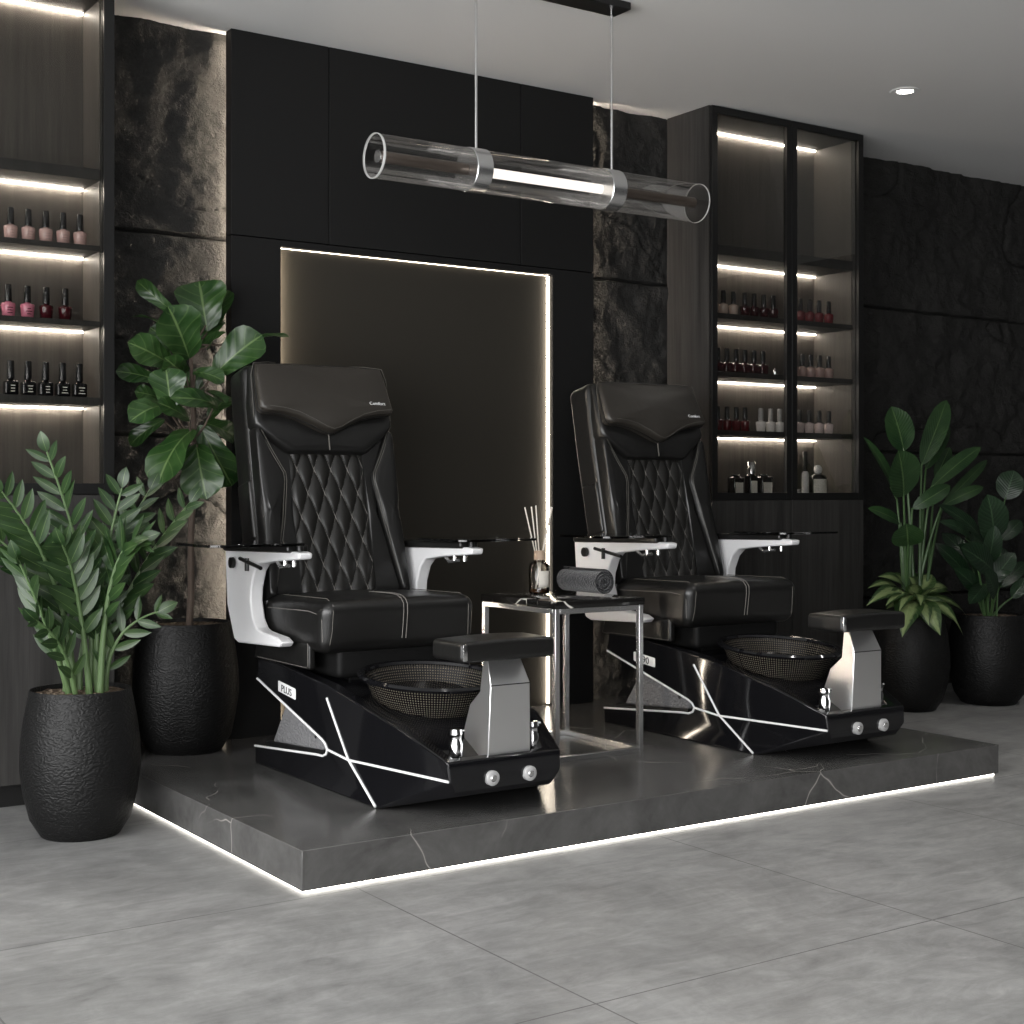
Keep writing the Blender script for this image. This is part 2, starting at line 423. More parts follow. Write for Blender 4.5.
def towel():
    t = NT('charcoal_waffle_towel'); c = t.coords((1,1,1), rot=(0,0,.78)); sp = t.n('ShaderNodeSeparateXYZ'); t.l(c, sp.inputs[0])
    vo = t.n('ShaderNodeTexVoronoi'); vo.inputs['Scale'].default_value = 210; t.l(c, vo.inputs['Vector'])
    h = t.math('ADD', vo.outputs['Distance'], t.math('MULTIPLY', t.noise(t.coords(), 60, 3), .6))
    t.bsdf((.015,.015,.018), .95, 0, .1, 0, t.bump(h, .9, .004), sheen=.35); return t.m
M['towel'] = towel()
M['label_paper'] = plain('cream_label', (.66,.63,.57), .7)
M['cap_black'] = plain('black_cap', (.010,.010,.011), .22)
M['cap_white'] = plain('white_cap', (.75,.74,.73), .35)
M['cap_silver'] = plain('silver_cap', (.7,.7,.7), .2, 1)
M['wood_cap'] = plain('pale_wood_collar', (.52,.38,.28), .6)
M['reed'] = plain('pale_reed', (.74,.69,.62), .8)
M['dark_glass'] = plain('black_bottle_glass', (.012,.010,.009), .08)
M['amber'] = plain('amber_liquid', (.05,.025,.012), .1)
def polish(name, c): return plain('polish_'+name, c, .14, 0, .5, .3)
M['p_blush'] = polish('blush', (.56,.37,.34)); M['p_pink'] = polish('pink', (.60,.20,.28)); M['p_wine'] = polish('wine', (.055,.006,.010))
M['p_black'] = polish('black', (.006,.006,.007)); M['p_red'] = polish('red', (.15,.006,.012)); M['p_deepred'] = polish('deep_red', (.09,.006,.009))
M['p_beige'] = polish('beige', (.42,.33,.28)); M['p_white'] = polish('white', (.72,.68,.66)); M['p_shell'] = polish('shell', (.60,.49,.48)); M['p_oxblood'] = polish('oxblood', (.035,.006,.008))
M['p_nude'] = polish('nude', (.40,.27,.25))
WORLD = 9.2; EXPO = 0.0; SPOT = 1.6
FIG_LEAVES=[((0.25, 1.64, 1.797), (0.146, 1.69, 1.896), 0.059), ((0.409, 1.69, 1.749), (0.402, 1.74, 1.915), 0.179), ((0.289, 1.58, 1.628), (0.189, 1.5, 1.778), 0.161), ((0.22, 1.6, 1.592), (0.06, 1.54, 1.65), 0.106), ((0.185, 1.64, 1.532), (0.049, 1.64, 1.555), 0.071), ((0.431, 1.62, 1.576), (0.558, 1.54, 1.701), 0.142), ((0.556, 1.62, 1.699), (0.682, 1.56, 1.715), 0.052), ((0.199, 1.52, 1.433), (0.191, 1.54, 1.558), 0.124), ((0.194, 1.56, 1.423), (0.05, 1.5, 1.37), 0.097), ((0.388, 1.56, 1.429), (0.199, 1.48, 1.452), 0.07), ((0.271, 1.54, 1.387), (0.145, 1.48, 1.433), 0.069), ((0.299, 1.58, 1.33), (0.155, 1.5, 1.152), 0.135), ((0.331, 1.59, 1.276), (0.336, 1.52, 1.102), 0.147), ((0.371, 1.64, 1.347), (0.489, 1.66, 1.155), 0.122), ((0.328, 1.6, 1.561), (0.409, 1.54, 1.531), 0.068), ((0.394, 1.64, 1.494), (0.443, 1.59, 1.454), 0.051), ((0.401, 1.67, 1.375), (0.526, 1.72, 1.332), 0.079), ((0.218, 1.66, 1.378), (0.12, 1.7, 1.296), 0.059), ((0.196, 1.66, 1.47), (0.114, 1.64, 1.483), 0.058), ((0.226, 1.68, 1.74), (0.134, 1.74, 1.77), 0.034), ((0.458, 1.72, 1.755), (0.513, 1.74, 1.893), 0.079), ((0.398, 1.64, 1.657), (0.451, 1.61, 1.718), 0.052), ((0.291, 1.62, 1.565), (0.184, 1.52, 1.602), 0.083), ((0.382, 1.69, 1.669), (0.467, 1.74, 1.779), 0.097), ((0.296, 1.7, 1.665), (0.213, 1.74, 1.732), 0.094), ((0.374, 1.67, 1.469), (0.322, 1.7, 1.563), 0.095), ((0.428, 1.69, 1.402), (0.506, 1.7, 1.475), 0.079)]
FIG_TRUNK=[(0.33, 1.66, 0.593), (0.334, 1.66, 0.841), (0.34, 1.655, 1.069), (0.342, 1.65, 1.298), (0.334, 1.64, 1.469), (0.322, 1.64, 1.658)]
STREL_LEAVES=[((4.039, 1.39, 1.307), (3.978, 1.42, 1.535), 0.159), ((4.221, 1.43, 1.24), (4.465, 1.47, 1.588), 0.115), ((4.3, 1.47, 1.217), (4.527, 1.51, 1.468), 0.082), ((3.897, 1.27, 1.079), (3.79, 1.21, 1.303), 0.206), ((4.224, 1.37, 1.124), (4.552, 1.32, 1.337), 0.088), ((4.378, 1.42, 1.036), (4.772, 1.45, 1.273), 0.056), ((3.983, 1.29, 1.015), (4.198, 1.23, 1.132), 0.081), ((3.962, 1.37, 1.063), (3.741, 1.39, 1.374), 0.064), ((3.992, 1.37, 0.941), (3.784, 1.4, 1.019), 0.064), ((3.883, 1.23, 0.834), (3.778, 1.15, 0.947), 0.156), ((4.244, 1.32, 1.029), (4.511, 1.27, 1.126), 0.063), ((4.4, 1.49, 1.167), (4.565, 1.53, 1.34), 0.069)]
CALA_LEAVES=[((4.543, 1.23, 0.849), (4.427, 1.18, 1.087), 0.168), ((4.78, 1.34, 1.06), (4.844, 1.33, 1.215), 0.142), ((4.505, 1.26, 0.836), (4.146, 1.26, 1.034), 0.089), ((4.364, 1.23, 0.84), (4.08, 1.2, 0.951), 0.072), ((4.674, 1.28, 0.845), (4.835, 1.28, 0.947), 0.081), ((4.473, 1.18, 0.693), (4.172, 1.14, 0.823), 0.147), ((4.463, 1.16, 0.564), (4.279, 1.08, 0.703), 0.108), ((4.545, 1.28, 0.54), (4.288, 1.28, 0.711), 0.1), ((4.727, 1.26, 0.539), (4.837, 1.25, 0.639), 0.078), ((4.683, 1.3, 0.595), (4.904, 1.3, 0.723), 0.079), ((4.486, 1.18, 0.679), (4.549, 1.13, 0.683), 0.03), ((4.511, 1.26, 0.619), (4.285, 1.18, 0.532), 0.089), ((4.73, 1.33, 0.638), (4.737, 1.36, 0.814), 0.125)]
AGLA_LEAVES=[((3.992, 1.31, 0.554), (3.723, 1.13, 0.398), 0.104), ((4.044, 1.31, 0.553), (4.003, 1.13, 0.391), 0.092), ((4.088, 1.326, 0.556), (4.22, 1.194, 0.425), 0.079), ((4.125, 1.346, 0.557), (4.398, 1.274, 0.438), 0.056), ((3.977, 1.338, 0.572), (3.597, 1.242, 0.549), 0.066), ((4.011, 1.366, 0.58), (3.729, 1.354, 0.622), 0.058), ((4.03, 1.37, 0.586), (3.823, 1.37, 0.677), 0.073), ((4.027, 1.318, 0.571), (3.895, 1.162, 0.541), 0.058), ((4.033, 1.314, 0.559), (3.936, 1.146, 0.444), 0.077), ((4.118, 1.358, 0.571), (4.337, 1.322, 0.563), 0.061), ((4.057, 1.38, 0.586), (3.952, 1.41, 0.688), 0.069), ((4.104, 1.37, 0.584), (4.234, 1.37, 0.673), 0.096), ((4.12, 1.366, 0.575), (4.334, 1.354, 0.6), 0.071), ((4.099, 1.33, 0.548), (4.277, 1.21, 0.362), 0.04), ((4.058, 1.358, 0.585), (3.996, 1.322, 0.673), 0.084), ((3.993, 1.33, 0.572), (3.697, 1.21, 0.546), 0.057), ((4.002, 1.322, 0.568), (3.758, 1.178, 0.517), 0.057)]
ZZ_STEMS=[((-0.252, 1.06, 0.452), (-0.263, 1.044, 0.784), (-0.395, 1.02, 1.227)), ((-0.3, 1.05, 0.457), (-0.367, 1.03, 0.804), (-0.539, 1.0, 1.1)), ((-0.319, 1.03, 0.46), (-0.398, 0.998, 0.665), (-0.503, 0.95, 0.891)), ((-0.222, 1.05, 0.451), (-0.222, 1.03, 0.751), (-0.16, 1.0, 1.113)), ((-0.199, 1.07, 0.446), (-0.128, 1.062, 0.745), (0.091, 1.05, 1.063)), ((-0.202, 1.03, 0.451), (-0.174, 0.998, 0.621), (-0.057, 0.95, 0.71)), ((-0.258, 1.02, 0.457), (-0.309, 0.98, 0.757), (-0.377, 0.92, 0.935)), ((-0.259, 1.12, 0.445), (-0.204, 1.136, 0.743), (-0.008, 1.16, 1.107)), ((-0.311, 1.1, 0.452), (-0.36, 1.108, 0.751), (-0.56, 1.12, 0.98)), ((-0.243, 1.13, 0.443), (-0.282, 1.15, 0.877), (-0.403, 1.18, 1.172)), ((-0.232, 1.0, 0.457), (-0.206, 0.96, 0.818), (-0.135, 0.9, 0.947)), ((-0.309, 1.0, 0.463), (-0.365, 0.96, 0.604), (-0.463, 0.9, 0.707)), ((-0.248, 1.0, 0.458), (-0.274, 0.968, 0.725), (-0.274, 0.92, 0.98))]
# ------------------------------------------------------------------ room shell
CEIL = 2.94
XL, XR, YF, YB = -3.4, 6.7, -6.4, 1.90
struct(B(XL, XR, YF, YB+.25, -.08, 0).build('floor', M['floor']))
struct(B(XL, XR, YF, YB+.25, CEIL, CEIL+.1).build('ceiling', M['ceiling']))
def stone_y(x, z):
    p = Vector((x*1.0, 3.1, z*1.0))
    big = noise.fractal(p*1.3, 1.0, 2.1, 4)*.020
    rid = noise.ridged_multi_fractal(p*2.4+Vector((5,0,2)), 1.0, 2.1, 5, 1.0, 2.0)*.011
    fine = noise.fractal(p*8, .75, 2.2, 6)*.014 + (noise.ridged_multi_fractal(p*7+Vector((1,4,9)), .9, 2.2, 4, 1.0, 2.0)-.9)*.010
    cr = abs(noise.noise(Vector((x*.9+7, 1.7, z*1.6+3)) + Vector((0,0,.35*noise.noise(p*2.7)))))
    crack = -.022*max(0, 1-cr/.012)
    d = big + rid + fine + crack
    for jz in (2.12, 1.32, .52):
        g = abs(z-jz); d = lerp(d, -.03, max(0, min(1, 1.6-g/.0034)))
    for jx in (-.1, 1.1, 2.95, 5.02):
        g = abs(x-jx); d = lerp(d, -.03, max(0, min(1, 1.6-g/.0045)))
    return min(.048, max(-.03, d))
w = MB()
xs = []; x = -.10
while x < 6.7:
    xs.append(x); x += .009 if x < .62 or 2.3 < x < 2.9 else (.3 if .62 < x < 2.2 else .018)
xs.append(6.7); NX, NZ = len(xs)-1, 300
w.grid(lambda u, v: (xs[int(round(u*NX))], YB - stone_y(xs[int(round(u*NX))], v*CEIL), v*CEIL), NX, NZ)
w.box(XL, XR, YB+.06, YB+.25, 0, CEIL)
struct(w.build('wall_back', M['stone'], angle=60))
w = MB()                                       # window wall on the left, outside the frame
WY0, WY1, WZ0, WZ1 = -5.6, .9, .15, 2.75
w.box(XL-.2, XL, YF, WY0, 0, CEIL); w.box(XL-.2, XL, WY1, YB+.25, 0, CEIL)
w.box(XL-.2, XL, WY0, WY1, 0, WZ0); w.box(XL-.2, XL, WY0, WY1, WZ1, CEIL)
struct(w.build('wall_left', M['plain_wall']))
w = MB()
for y in (WY0+.03, -3.4, -1.3, WY1-.03): w.box(XL-.14, XL-.06, y-.03, y+.03, WZ0, WZ1)
for z in (WZ0+.03, WZ1-.03): w.box(XL-.14, XL-.06, WY0, WY1, z-.03, z+.03)
struct(w.build('window_1', M['frame_metal']))
struct(B(XR, XR+.2, YF, YB+.25, 0, CEIL).build('wall_right', M['plain_wall']))
w = MB()
FX0, FX1 = -3.2, -1.8  # unseen front opening, added and sized for its light on front faces
w.box(XL-.2, FX0, YF-.2, YF, 0, CEIL); w.box(FX1, XR+.2, YF-.2, YF, 0, CEIL); w.box(FX0, FX1, YF-.2, YF, 2.75, CEIL); w.box(FX0, FX1, YF-.2, YF, 0, .15)
struct(w.build('wall_front', M['plain_wall']))
w = MB()
for x in (FX0+.03, FX1-.03): w.box(x-.03, x+.03, YF-.14, YF-.06, .15, 2.75)
for z in (.18, 2.72): w.box(FX0, FX1, YF-.14, YF-.06, z-.03, z+.03)
struct(w.build('added_window', M['frame_metal']))
# ------------------------------------------------------------------ platform
P = thing('platform', 'low dark grey marble platform with glowing base carrying both black chairs', 'platform', (1.485, .95, 0))
PX, PZ = 2.97, .12
m = MB(); m.prism([(0,0),(PX,0),(PX,1.54),(2.874,1.54),(2.874,1.86),(0,1.86)], 'z', .0085, PZ); m.build('slab', M['platform'], P, bevel=.002)
B(.05, 2.87, .05, 1.86, 0, .0085).build('plinth', M['satin_black'], P)
B(.012, .020, .012, 1.84, .0008, .0078).build('led_strip', M['led_floor'], P, label='white light strip along the left edge')
B(.020, PX-.012, .012, .020, .0008, .0078).build('led_strip', M['led_floor'], P, label='white light strip along the front edge')
# ------------------------------------------------------------------ backlit wall panel
P = thing('wall_panel', 'tall black wall panel with a glowing recessed niche behind the chairs', 'wall panel', (1.45, 1.80, .12))
x0, x1, n0, n1, nz, sz = .547, 2.352, .763, 2.118, 2.095, 2.122
y0, y1 = 1.78, 1.835
g = .0022
for a, b in ((x0, .98), (.98, 1.941), (1.941, x1)):
    B(a+g, b-g, y0, y1, sz+g, CEIL).build('panel_board', M['panel'], P, bevel=.0012)
B(x0+g, n0, y0, y1, PZ, sz-g).build('panel_board', M['panel'], P, bevel=.0012)
B(n1, x1-g, y0, y1, PZ, sz-g).build('panel_board', M['panel'], P)
B(n0, n1, y0, y1-.008, nz, sz-g).build('lintel', M['panel'], P)
B(x0+.004, x1-.004, y1+.0005, y1+.004, PZ, CEIL).build('backing', M['satin_black'], P)
B(n0, n1, y1-.008, y1, PZ, nz).build('niche_back', M['niche'], P)
B(n0, n0+.004, y0+.022, y1-.010, PZ+.01, nz-.005).build('led_strip', M['led_niche_left'], P, label='warm light strip down the left side of the niche')
B(n1-.005, n1-.001, y0+.029, y1-.010, PZ+.01, nz-.005).build('led_strip', M['led_niche'], P, label='warm light strip down the right side of the niche')
B(n0+.004, n1-.004, y0+.038, y1-.010, nz-.002, nz).build('led_strip', M['led_niche_top'], P, label='warm light strip along the top of the niche')
B(x0+.030, x0+.042, y1+.005, y1+.013, PZ+.02, CEIL-.02).build('led_strip', M['led_wash'], P, label='warm strip behind the left edge washing the stone')
B(x1-.042, x1-.030, y1+.005, y1+.013, PZ+.02, CEIL-.02).build('led_strip', M['led_wash'], P, label='warm strip behind the right edge washing the stone')
# ------------------------------------------------------------------ cabinets
def frame(x0, x1, y0, y1, z0, z1, w):
    m = MB(); m.box(x0, x0+w, y0, y1, z0, z1); m.box(x1-w, x1, y0, y1, z0, z1)
    m.box(x0+w, x1-w, y0, y1, z0, z0+w); m.box(x0+w, x1-w, y0, y1, z1-w, z1); return m
def cabinet(name, label, x0, x1, yf, yb, shelves, top_led, zb, side, splits, wc):
    """yf: door face, yb: inner back; shelves: (bottom, top)"""
    P = thing(name, label, 'cabinet', ((x0+x1)/2, (yf+yb)/2, 0))
    d = yf+.022
    B(x0, x0+side, d, yb+.02, .08, CEIL-.002).build('side_panel', M['wood'], P)
    B(x1-side, x1, d, yb+.02, .08, CEIL-.002).build('side_panel', M['wood'], P)
    B(x0+side, x1-side, yb, yb+.02, .08, CEIL-.03).build('back_panel', M['wood_inner'], P)
    B(x0+side, x1-side, d, yb, CEIL-.03, CEIL-.002).build('top_panel', M['wood'], P)
    B(x0+side, x1-side, d, yb, zb-.03, zb).build('bottom_shelf', M['wood'], P)
    B(x0+.02, x1-.02, yf+.06, yb, 0, .08).build('plinth', M['satin_black'], P)
    i0, i1 = x0+side, x1-side
    for a in (i0, i1-.003): B(a, a+.003, d+.02, yb-.001, zb, CEIL-.03).build('inner_lining', M['wood_inner'], P)
    for a, b in shelves:
        B(i0+.003, i1-.003, d+.012, yb, a, b).build('shelf', M['wood'], P)
        B(i0+.008, i1-.008, yb-.018, yb-.004, a-.006, a-.0005).build('led_strip', M['led_shelf'], P)
    B(i0+.008, i1-.008, yb-.018, yb-.004, top_led-.006, top_led-.0005).build('led_strip', M['led_shelf'], P)
    B(i0+.003, i1-.003, d+.012, yb, top_led, CEIL-.03).build('pelmet', M['wood'], P)
    xs = [x0]+splits+[x1]
    for a, b in zip(xs, xs[1:]):
        f = frame(a+.0015, b-.0015, yf, yf+.02, zb-.012, CEIL-.006, wc).build('door_frame', M['frame_metal'], P, bevel=.001)
        B(a+wc*.8, b-wc*.8, yf+.009, yf+.013, zb+wc*.7, CEIL-wc).build('glass_pane', M['door_glass'], f)
        B(a+.0015, b-.0015, yf, yf+.02, .085, zb-.016).build('base_door', M['wood'], P, bevel=.001)
    return P
cabinet('display_cabinet', 'dark wood display cabinet at the left with lit shelves of nail polish', -2.4, -.008, 1.52, 1.752,
        [(2.222, 2.262), (1.967, 1.986), (1.695, 1.714), (1.412, 1.440)], 2.875, 1.105, .040, [-1.6, -.8], .038)
cabinet('display_cabinet', 'tall dark wood cabinet with two glass doors right of the chairs', 2.878, 3.915, 1.548, 1.855,
        [(2.238, 2.285), (1.934, 1.958), (1.655, 1.679), (1.373, 1.397)], 2.905, 1.075, .040, [3.405], .034)
# ------------------------------------------------------------------ pendant lamp
LY, LZ = .71, 2.235
P = thing('pendant_lamp', 'long glass tube pendant lamp with two metal bands hanging from the ceiling', 'lamp', (1.33, LY, CEIL))
B(.967, 1.675, LY-.052, LY+.052, CEIL-.028, CEIL).build('canopy', M['satin_black'], P, bevel=.002)
for x in (1.017, 1.623):
    m = MB(); m.cyl((x, LY, LZ+.07), (x, LY, CEIL-.02), .0052, 10); m.build('suspension_rod', M['cap_silver'], P)
m = MB(); m.tube([(.612, LY, LZ), (.63, LY, LZ), (1.3, LY, LZ), (2.02, LY, LZ), (2.047, LY, LZ)], .0755, 56, False); m.build('glass_tube', M['lamp_glass'], P)
for x in (1.010, 1.607):
    m = MB(); m.tube([(x-.033, LY, LZ), (x-.031, LY, LZ), (x+.031, LY, LZ), (x+.033, LY, LZ)], [.0755, .0780, .0780, .0755], 56); m.build('metal_band', M['brushed'], P)
m = MB(); m.cyl((1.044, LY, LZ), (1.573, LY, LZ), .0175, 24); m.build('light_tube', M['led_tube'], P)
for a, b in ((.635, .976), (1.641, 2.03)):
    m = MB(); m.cyl((a, LY, LZ), (b, LY, LZ), .020, 24); m.build('inner_rod', plain('taupe_rod', (.20,.17,.15), .3, .7), P)
m = MB(); m.tube([(.605, LY, LZ), (.606, LY, LZ), (.613, LY, LZ), (.6135, LY, LZ)], [.0745, .0765, .0765, .0745], 56, False); m.build('end_ring', plain('frosted_ring', (.55,.55,.54), .3), P)
m = MB(); m.tube([(.621, LY, LZ), (.637, LY, LZ)], [.022, .014], 20); m.build('end_fitting', M['brushed'], P)
m = MB(); m.tube([(2.044, LY, LZ), (2.045, LY, LZ), (2.049, LY, LZ), (2.050, LY, LZ)], [.0745, .0762, .0762, .0745], 56, False); m.build('end_ring', bpy.data.materials['frosted_ring'], P)
# ------------------------------------------------------------------ recessed downlight
P = thing('downlight', 'small round recessed downlight in the ceiling at the right', 'light', (3.468, .892, CEIL))
m = MB(); m.lathe([(.036, CEIL-.002), (.040, CEIL-.005), (.066, CEIL-.004), (.070, CEIL)], (3.468, .892, 0), 40); m.build('trim_ring', M['ceiling'], P)
m = MB(); m.lathe([(.001, CEIL-.001), (.036, CEIL-.0012)], (3.468, .892, 0), 32); m.build('lens', M['spot'], P)
# ------------------------------------------------------------------ camera, daylight
cam = bpy.data.cameras.new('camera'); co = bpy.data.objects.new('camera', cam); COL.objects.link(co)
co.location = (-1.7243, -3.5813, 1.10); co.rotation_euler = (math.radians(90), 0, math.radians(-34.0))
cam.sensor_width = 36; cam.lens = 1441/1024*36; cam.shift_y = -20/1024; cam.clip_start = .05
SC.camera = co
wd = bpy.data.worlds.new('daylight'); SC.world = wd; wd.use_nodes = True
bg = wd.node_tree.nodes['Background']; bg.inputs[0].default_value = (1.0, 1.0, 1.0, 1); bg.inputs[1].default_value = WORLD
def portal(name, loc, rot, sx, sy):
    l = bpy.data.lights.new(name, 'AREA'); l.shape = 'RECTANGLE'; l.size = sx; l.size_y = sy; l.energy = 1
    l.cycles.is_portal = True
    o = bpy.data.objects.new(name, l); COL.objects.link(o); o.location = loc; o.rotation_euler = rot
portal('window_daylight', (XL-.03, (WY0+WY1)/2, (WZ0+WZ1)/2), (0, math.radians(-90), 0), WZ1-WZ0, WY1-WY0)
portal('added_window_daylight', ((FX0+FX1)/2, YF-.03, 1.45), (math.radians(90), 0, 0), FX1-FX0, 2.6)
for i, (x, y, e) in enumerate(((-.9,-.6,16),(.9,-.5,24),(2.5,-.45,28),(4.6,-.4,48),(.3,-3.4,24),(1.9,-2.6,58),(3.9,-2.4,80))):    # added spots out of view, without fixtures, to brighten the floor
    l = bpy.data.lights.new('added_fill_spot', 'SPOT'); l.energy = e*SPOT; l.color = (1,.97,.93); l.spot_size = math.radians(95); l.spot_blend = .8; l.shadow_soft_size = .045
    o = bpy.data.objects.new('added_fill_spot', l); COL.objects.link(o); o.location = (x, y, CEIL-.02)
SC.view_settings.view_transform = 'Standard'; SC.view_settings.look = 'None'; SC.view_settings.exposure = EXPO
SC.view_settings.gamma = 1; SC.view_settings.use_curve_mapping = False
# ------------------------------------------------------------------ pedicure chair (built at its place, then copied)
CX, CY = .725, .70
def make_chair(label):
    P = thing('pedicure_chair', label, 'spa chair', (CX, CY, PZ), 'pedicure chairs on the platform')
    Z0 = PZ
    # ---- base: faceted lacquer shell with prow
    pts = {0:(1.262,.12,.305), 1:(.345,.12,.305), 2:(.075,.190,.190), 3:(.055,.238,.216), 4:(.062,.298,.222), 5:(.29,.378,.268),
           6:(.67,.462,.305), 7:(1.09,.502,.305), 8:(1.235,.50,.305), 9:(1.245,.43,.305), 10:(.70,.272,.305), 11:(.678,.252,.305), 15:(.545,.240,.2975),
           12:(.70,.232,.305), 13:(.735,.227,.305), 14:(1.262,.181,.305)}
    m = MB(); id = {}
    for s in (-1, 1):
        for k, (y, z, h) in pts.items(): id[s, k] = len(m.v); m.v.append(Vector((CX+s*h-(.030 if s > 0 and k in (2,3,4) else 0), y, z)))
    tri = [(3,5,4),(3,15,5),(15,6,5),(15,11,6),(11,10,7,6),(10,9,8,7),(15,3,1),(3,2,1),(11,15,1),(11,1,12),(12,1,13),(13,1,0,14)]
    for s in (-1, 1):
        for q in tri: m.f.append([id[s,k] for k in (q if s < 0 else q[::-1])])
    for a, b in ((0,1),(1,2),(2,3),(3,4),(8,9),(9,10),(10,11),(11,12),(12,13),(13,14),(14,0)):
        m.f.append([id[-1,a], id[-1,b], id[1,b], id[1,a]])
    inn = {}
    for s in (-1, 1):
        for k in (4,5,6,7,8):
            y, z, h = pts[k]
            yy = y+.045 if k == 4 else (y-.02 if k == 8 else y)
            inn[s,k] = len(m.v); h -= .03 if s > 0 and k == 4 else 0; m.v.append(Vector((CX+s*(h-.045), yy, z+.002)))
            inn[s,k+20] = len(m.v); m.v.append(Vector((CX+s*(h-.06), yy+(.015 if k == 4 else 0), z-.016)))
        for a, b in ((4,5),(5,6),(6,7),(7,8)):
            m.f.append([id[s,a], id[s,b], inn[s,b], inn[s,a]]); m.f.append([inn[s,a], inn[s,b], inn[s,b+20], inn[s,a+20]])
    for o in (0, 20):
        if o == 0:
            m.f.append([id[-1,4], id[1,4], inn[1,4], inn[-1,4]]); m.f.append([id[-1,8], id[1,8], inn[1,8], inn[-1,8]])
        for k in (4, 8): m.f.append([inn[-1,k], inn[1,k], inn[1,k+20], inn[-1,k+20]])
        break
    for a, b in ((24,25),(25,26),(26,27),(27,28)): m.f.append([inn[-1,a], inn[-1,b], inn[1,b], inn[1,a]])
    base = m.build('base', M['gloss_black'], P, bevel=.006, bseg=3, angle=30)
    # ---- white accent lines on the side of the base
    def line(ps, name='accent_line', r=.0042):
        for s in (-1, 1):
            m = MB(); m.tube([(CX+s*(h+.001), y, z) if not (s > 0 and y < .1) else (CX+.2195, .20, .2405) for y, z, h in ps], r, 8); m.build(name, M['white_line'], P)
    line([(1.238,.428,.305),(.72,.282,.305),(.694,.270,.305),(.682,.255,.305),(.690,.238,.305),(.715,.228,.305),(.76,.226,.305),(1.258,.183,.305)])
    line([(.685,.423,.305),(.545,.2415,.2985),(.352,.1255,.305)])
    line([(.678,.254,.305),(.545,.240,.2985),(.060,.241,.219)])
    m = MB(); m.prism([(1.03,.360),(1.14,.212),(.735,.240),(.715,.268),(.735,.280)], 'x', CX-.292, CX+.292); m.build('side_pad', M['pad'], P, bevel=.008)
    m = MB(); m.prism([(1.2,.205),(1.2,.187),(.74,.229),(.735,.243)], 'x', CX-.290, CX+.290); m.build('pad_ledge', M['satin_black'], P)
    for s in (-1, 1):
        m = MB(); m.tube([(CX+s*.290,.775,.285),(CX+s*.302,.775,.285)], .008, 12); m.build('pad_bolt', M['chrome'], P)
    # badge with its lettering
    m = MB(); m.rbox(CX-.3075, CX-.303, .922, 1.060, .395, .433, .004, 4)
    def shear(p): return (p.x, p.y, p.z + (p.y-.99)*.11)
    m.warp(0, shear); bd = m.build('badge', M['white_line'], P)
    add_text('PLUS' if 'left' in label else '290', .034, lambda x, y, z: (CX-.3080-z, .99-x*1.15, .412+y + (-x*1.15)*.11), M['cap_black'], bd)
    # drain jets on the nose
    for x in (.655, .792):
        m = MB(); m.tube([(x,.066,.238),(x,.047,.238),(x,.043,.238)], [.023,.023,.017], 24); j = m.build('jet_cap', bpy.data.materials.get('frosted_jet') or plain('frosted_jet', (.55,.55,.55), .25, .3), P)
        m = MB(); m.tube([(x,.044,.238),(x,.0405,.238)], [.012,.008], 16); m.build('jet_nozzle', M['chrome'], j)
    # ---- silver column and foot rest
    prof = [(.088,.285),(.082,.512),(.118,.590),(.148,.590),(.148,.486),(.204,.440),(.234,.362),(.234,.285)]
    m = MB(); m.prism(prof, 'x', -1, 1)
    m.warp(0, lambda p: (CX+.016 + p.x*tab(p.z, [(.285,.079),(.512,.073),(.59,.060)])*(1 if p.y < .12 else .94), p.y, p.z))
    c = m.build('column', M['column_metal'], P, bevel=.003, angle=25)
    B(CX-.056, CX+.088, .0808, .084, .5095, .5125).build('seam', M['satin_black'], c)
    m = MB(); m.lathe([(.02,.585),(.045,.595),(.05,.603)], (CX+.012, .115, 0), 24, True, True); m.build('pad_bracket', M['satin_black'], P)
    m = MB(); m.rbox(.508, .845, -.010, .165, .598, .657, .014, 12)
    m.warp(0, lambda p: (p.x, p.y, p.z + (.006*(1-((p.x-.688)/.18)**2) if p.z > .63 else 0)))
    f = m.build('foot_rest', M['leather'], P, angle=60)
    m = MB(); m.rbox(.512, .528, -.0125, -.004, .603, .653, .004, 4); m.build('corner_trim', M['cap_silver'], f)
    # valve handles either side of the column
    for x, y, z in ((.590,.155,.325), (.870,.150,.325)):
        m = MB(); m.lathe([(.020,z-.03),(.022,z+.008),(.017,z+.020),(.018,z+.034),(.021,z+.038),(.018,z+.052),(.004,z+.054)], (x, y, 0), 20, True, True)
        k = m.build('valve_handle', M['chrome'], P)
        m = MB(); m.tube([(x+.01,y,z+.043),(x+.026,y-.008,z+.046)], .005, 8); m.build('lever', M['chrome'], k)
    m = MB(); m.tube([(.80,.17,.50),(.825,.14,.515),(.835,.12,.505)], .007, 8); m.build('spout', M['chrome'], P)
    # ---- basin
    bc = Vector((CX, .525, 0)); R = .232; zr = .487
    def tilt(p): return (p.x, p.y, p.z + (p.y-bc.y)*.085)
    m = MB(); n = 96
    prof = [(R-.008,zr+.004),(R-.014,zr-.010),(R-.035,zr-.06),(R-.065,zr-.105),(R-.10,zr-.135)]
    k0 = m.lathe(prof, bc, n)
    for i in range(len(prof)):
        for k in range(n): m.uv[k0+i*n+k] = (k/n if k <= n/2 else 1-k/n, i/(len(prof)-1))
    m.warp(0, tilt); o = m.build('basin', M['weave'], P, solid=.003)
    m = MB(); m.lathe([(0.002,zr-.118),(R-.088,zr-.117),(R-.075,zr-.100)], bc, 48); m.warp(0, tilt); m.build('basin_liner', M['gloss_black'], P)
    m = MB(); ring = [(R-.014,zr+.001),(R-.010,zr+.010),(R+.006,zr+.012),(R+.014,zr+.004),(R+.010,zr-.004),(R-.006,zr-.006),(R-.014,zr+.001)]
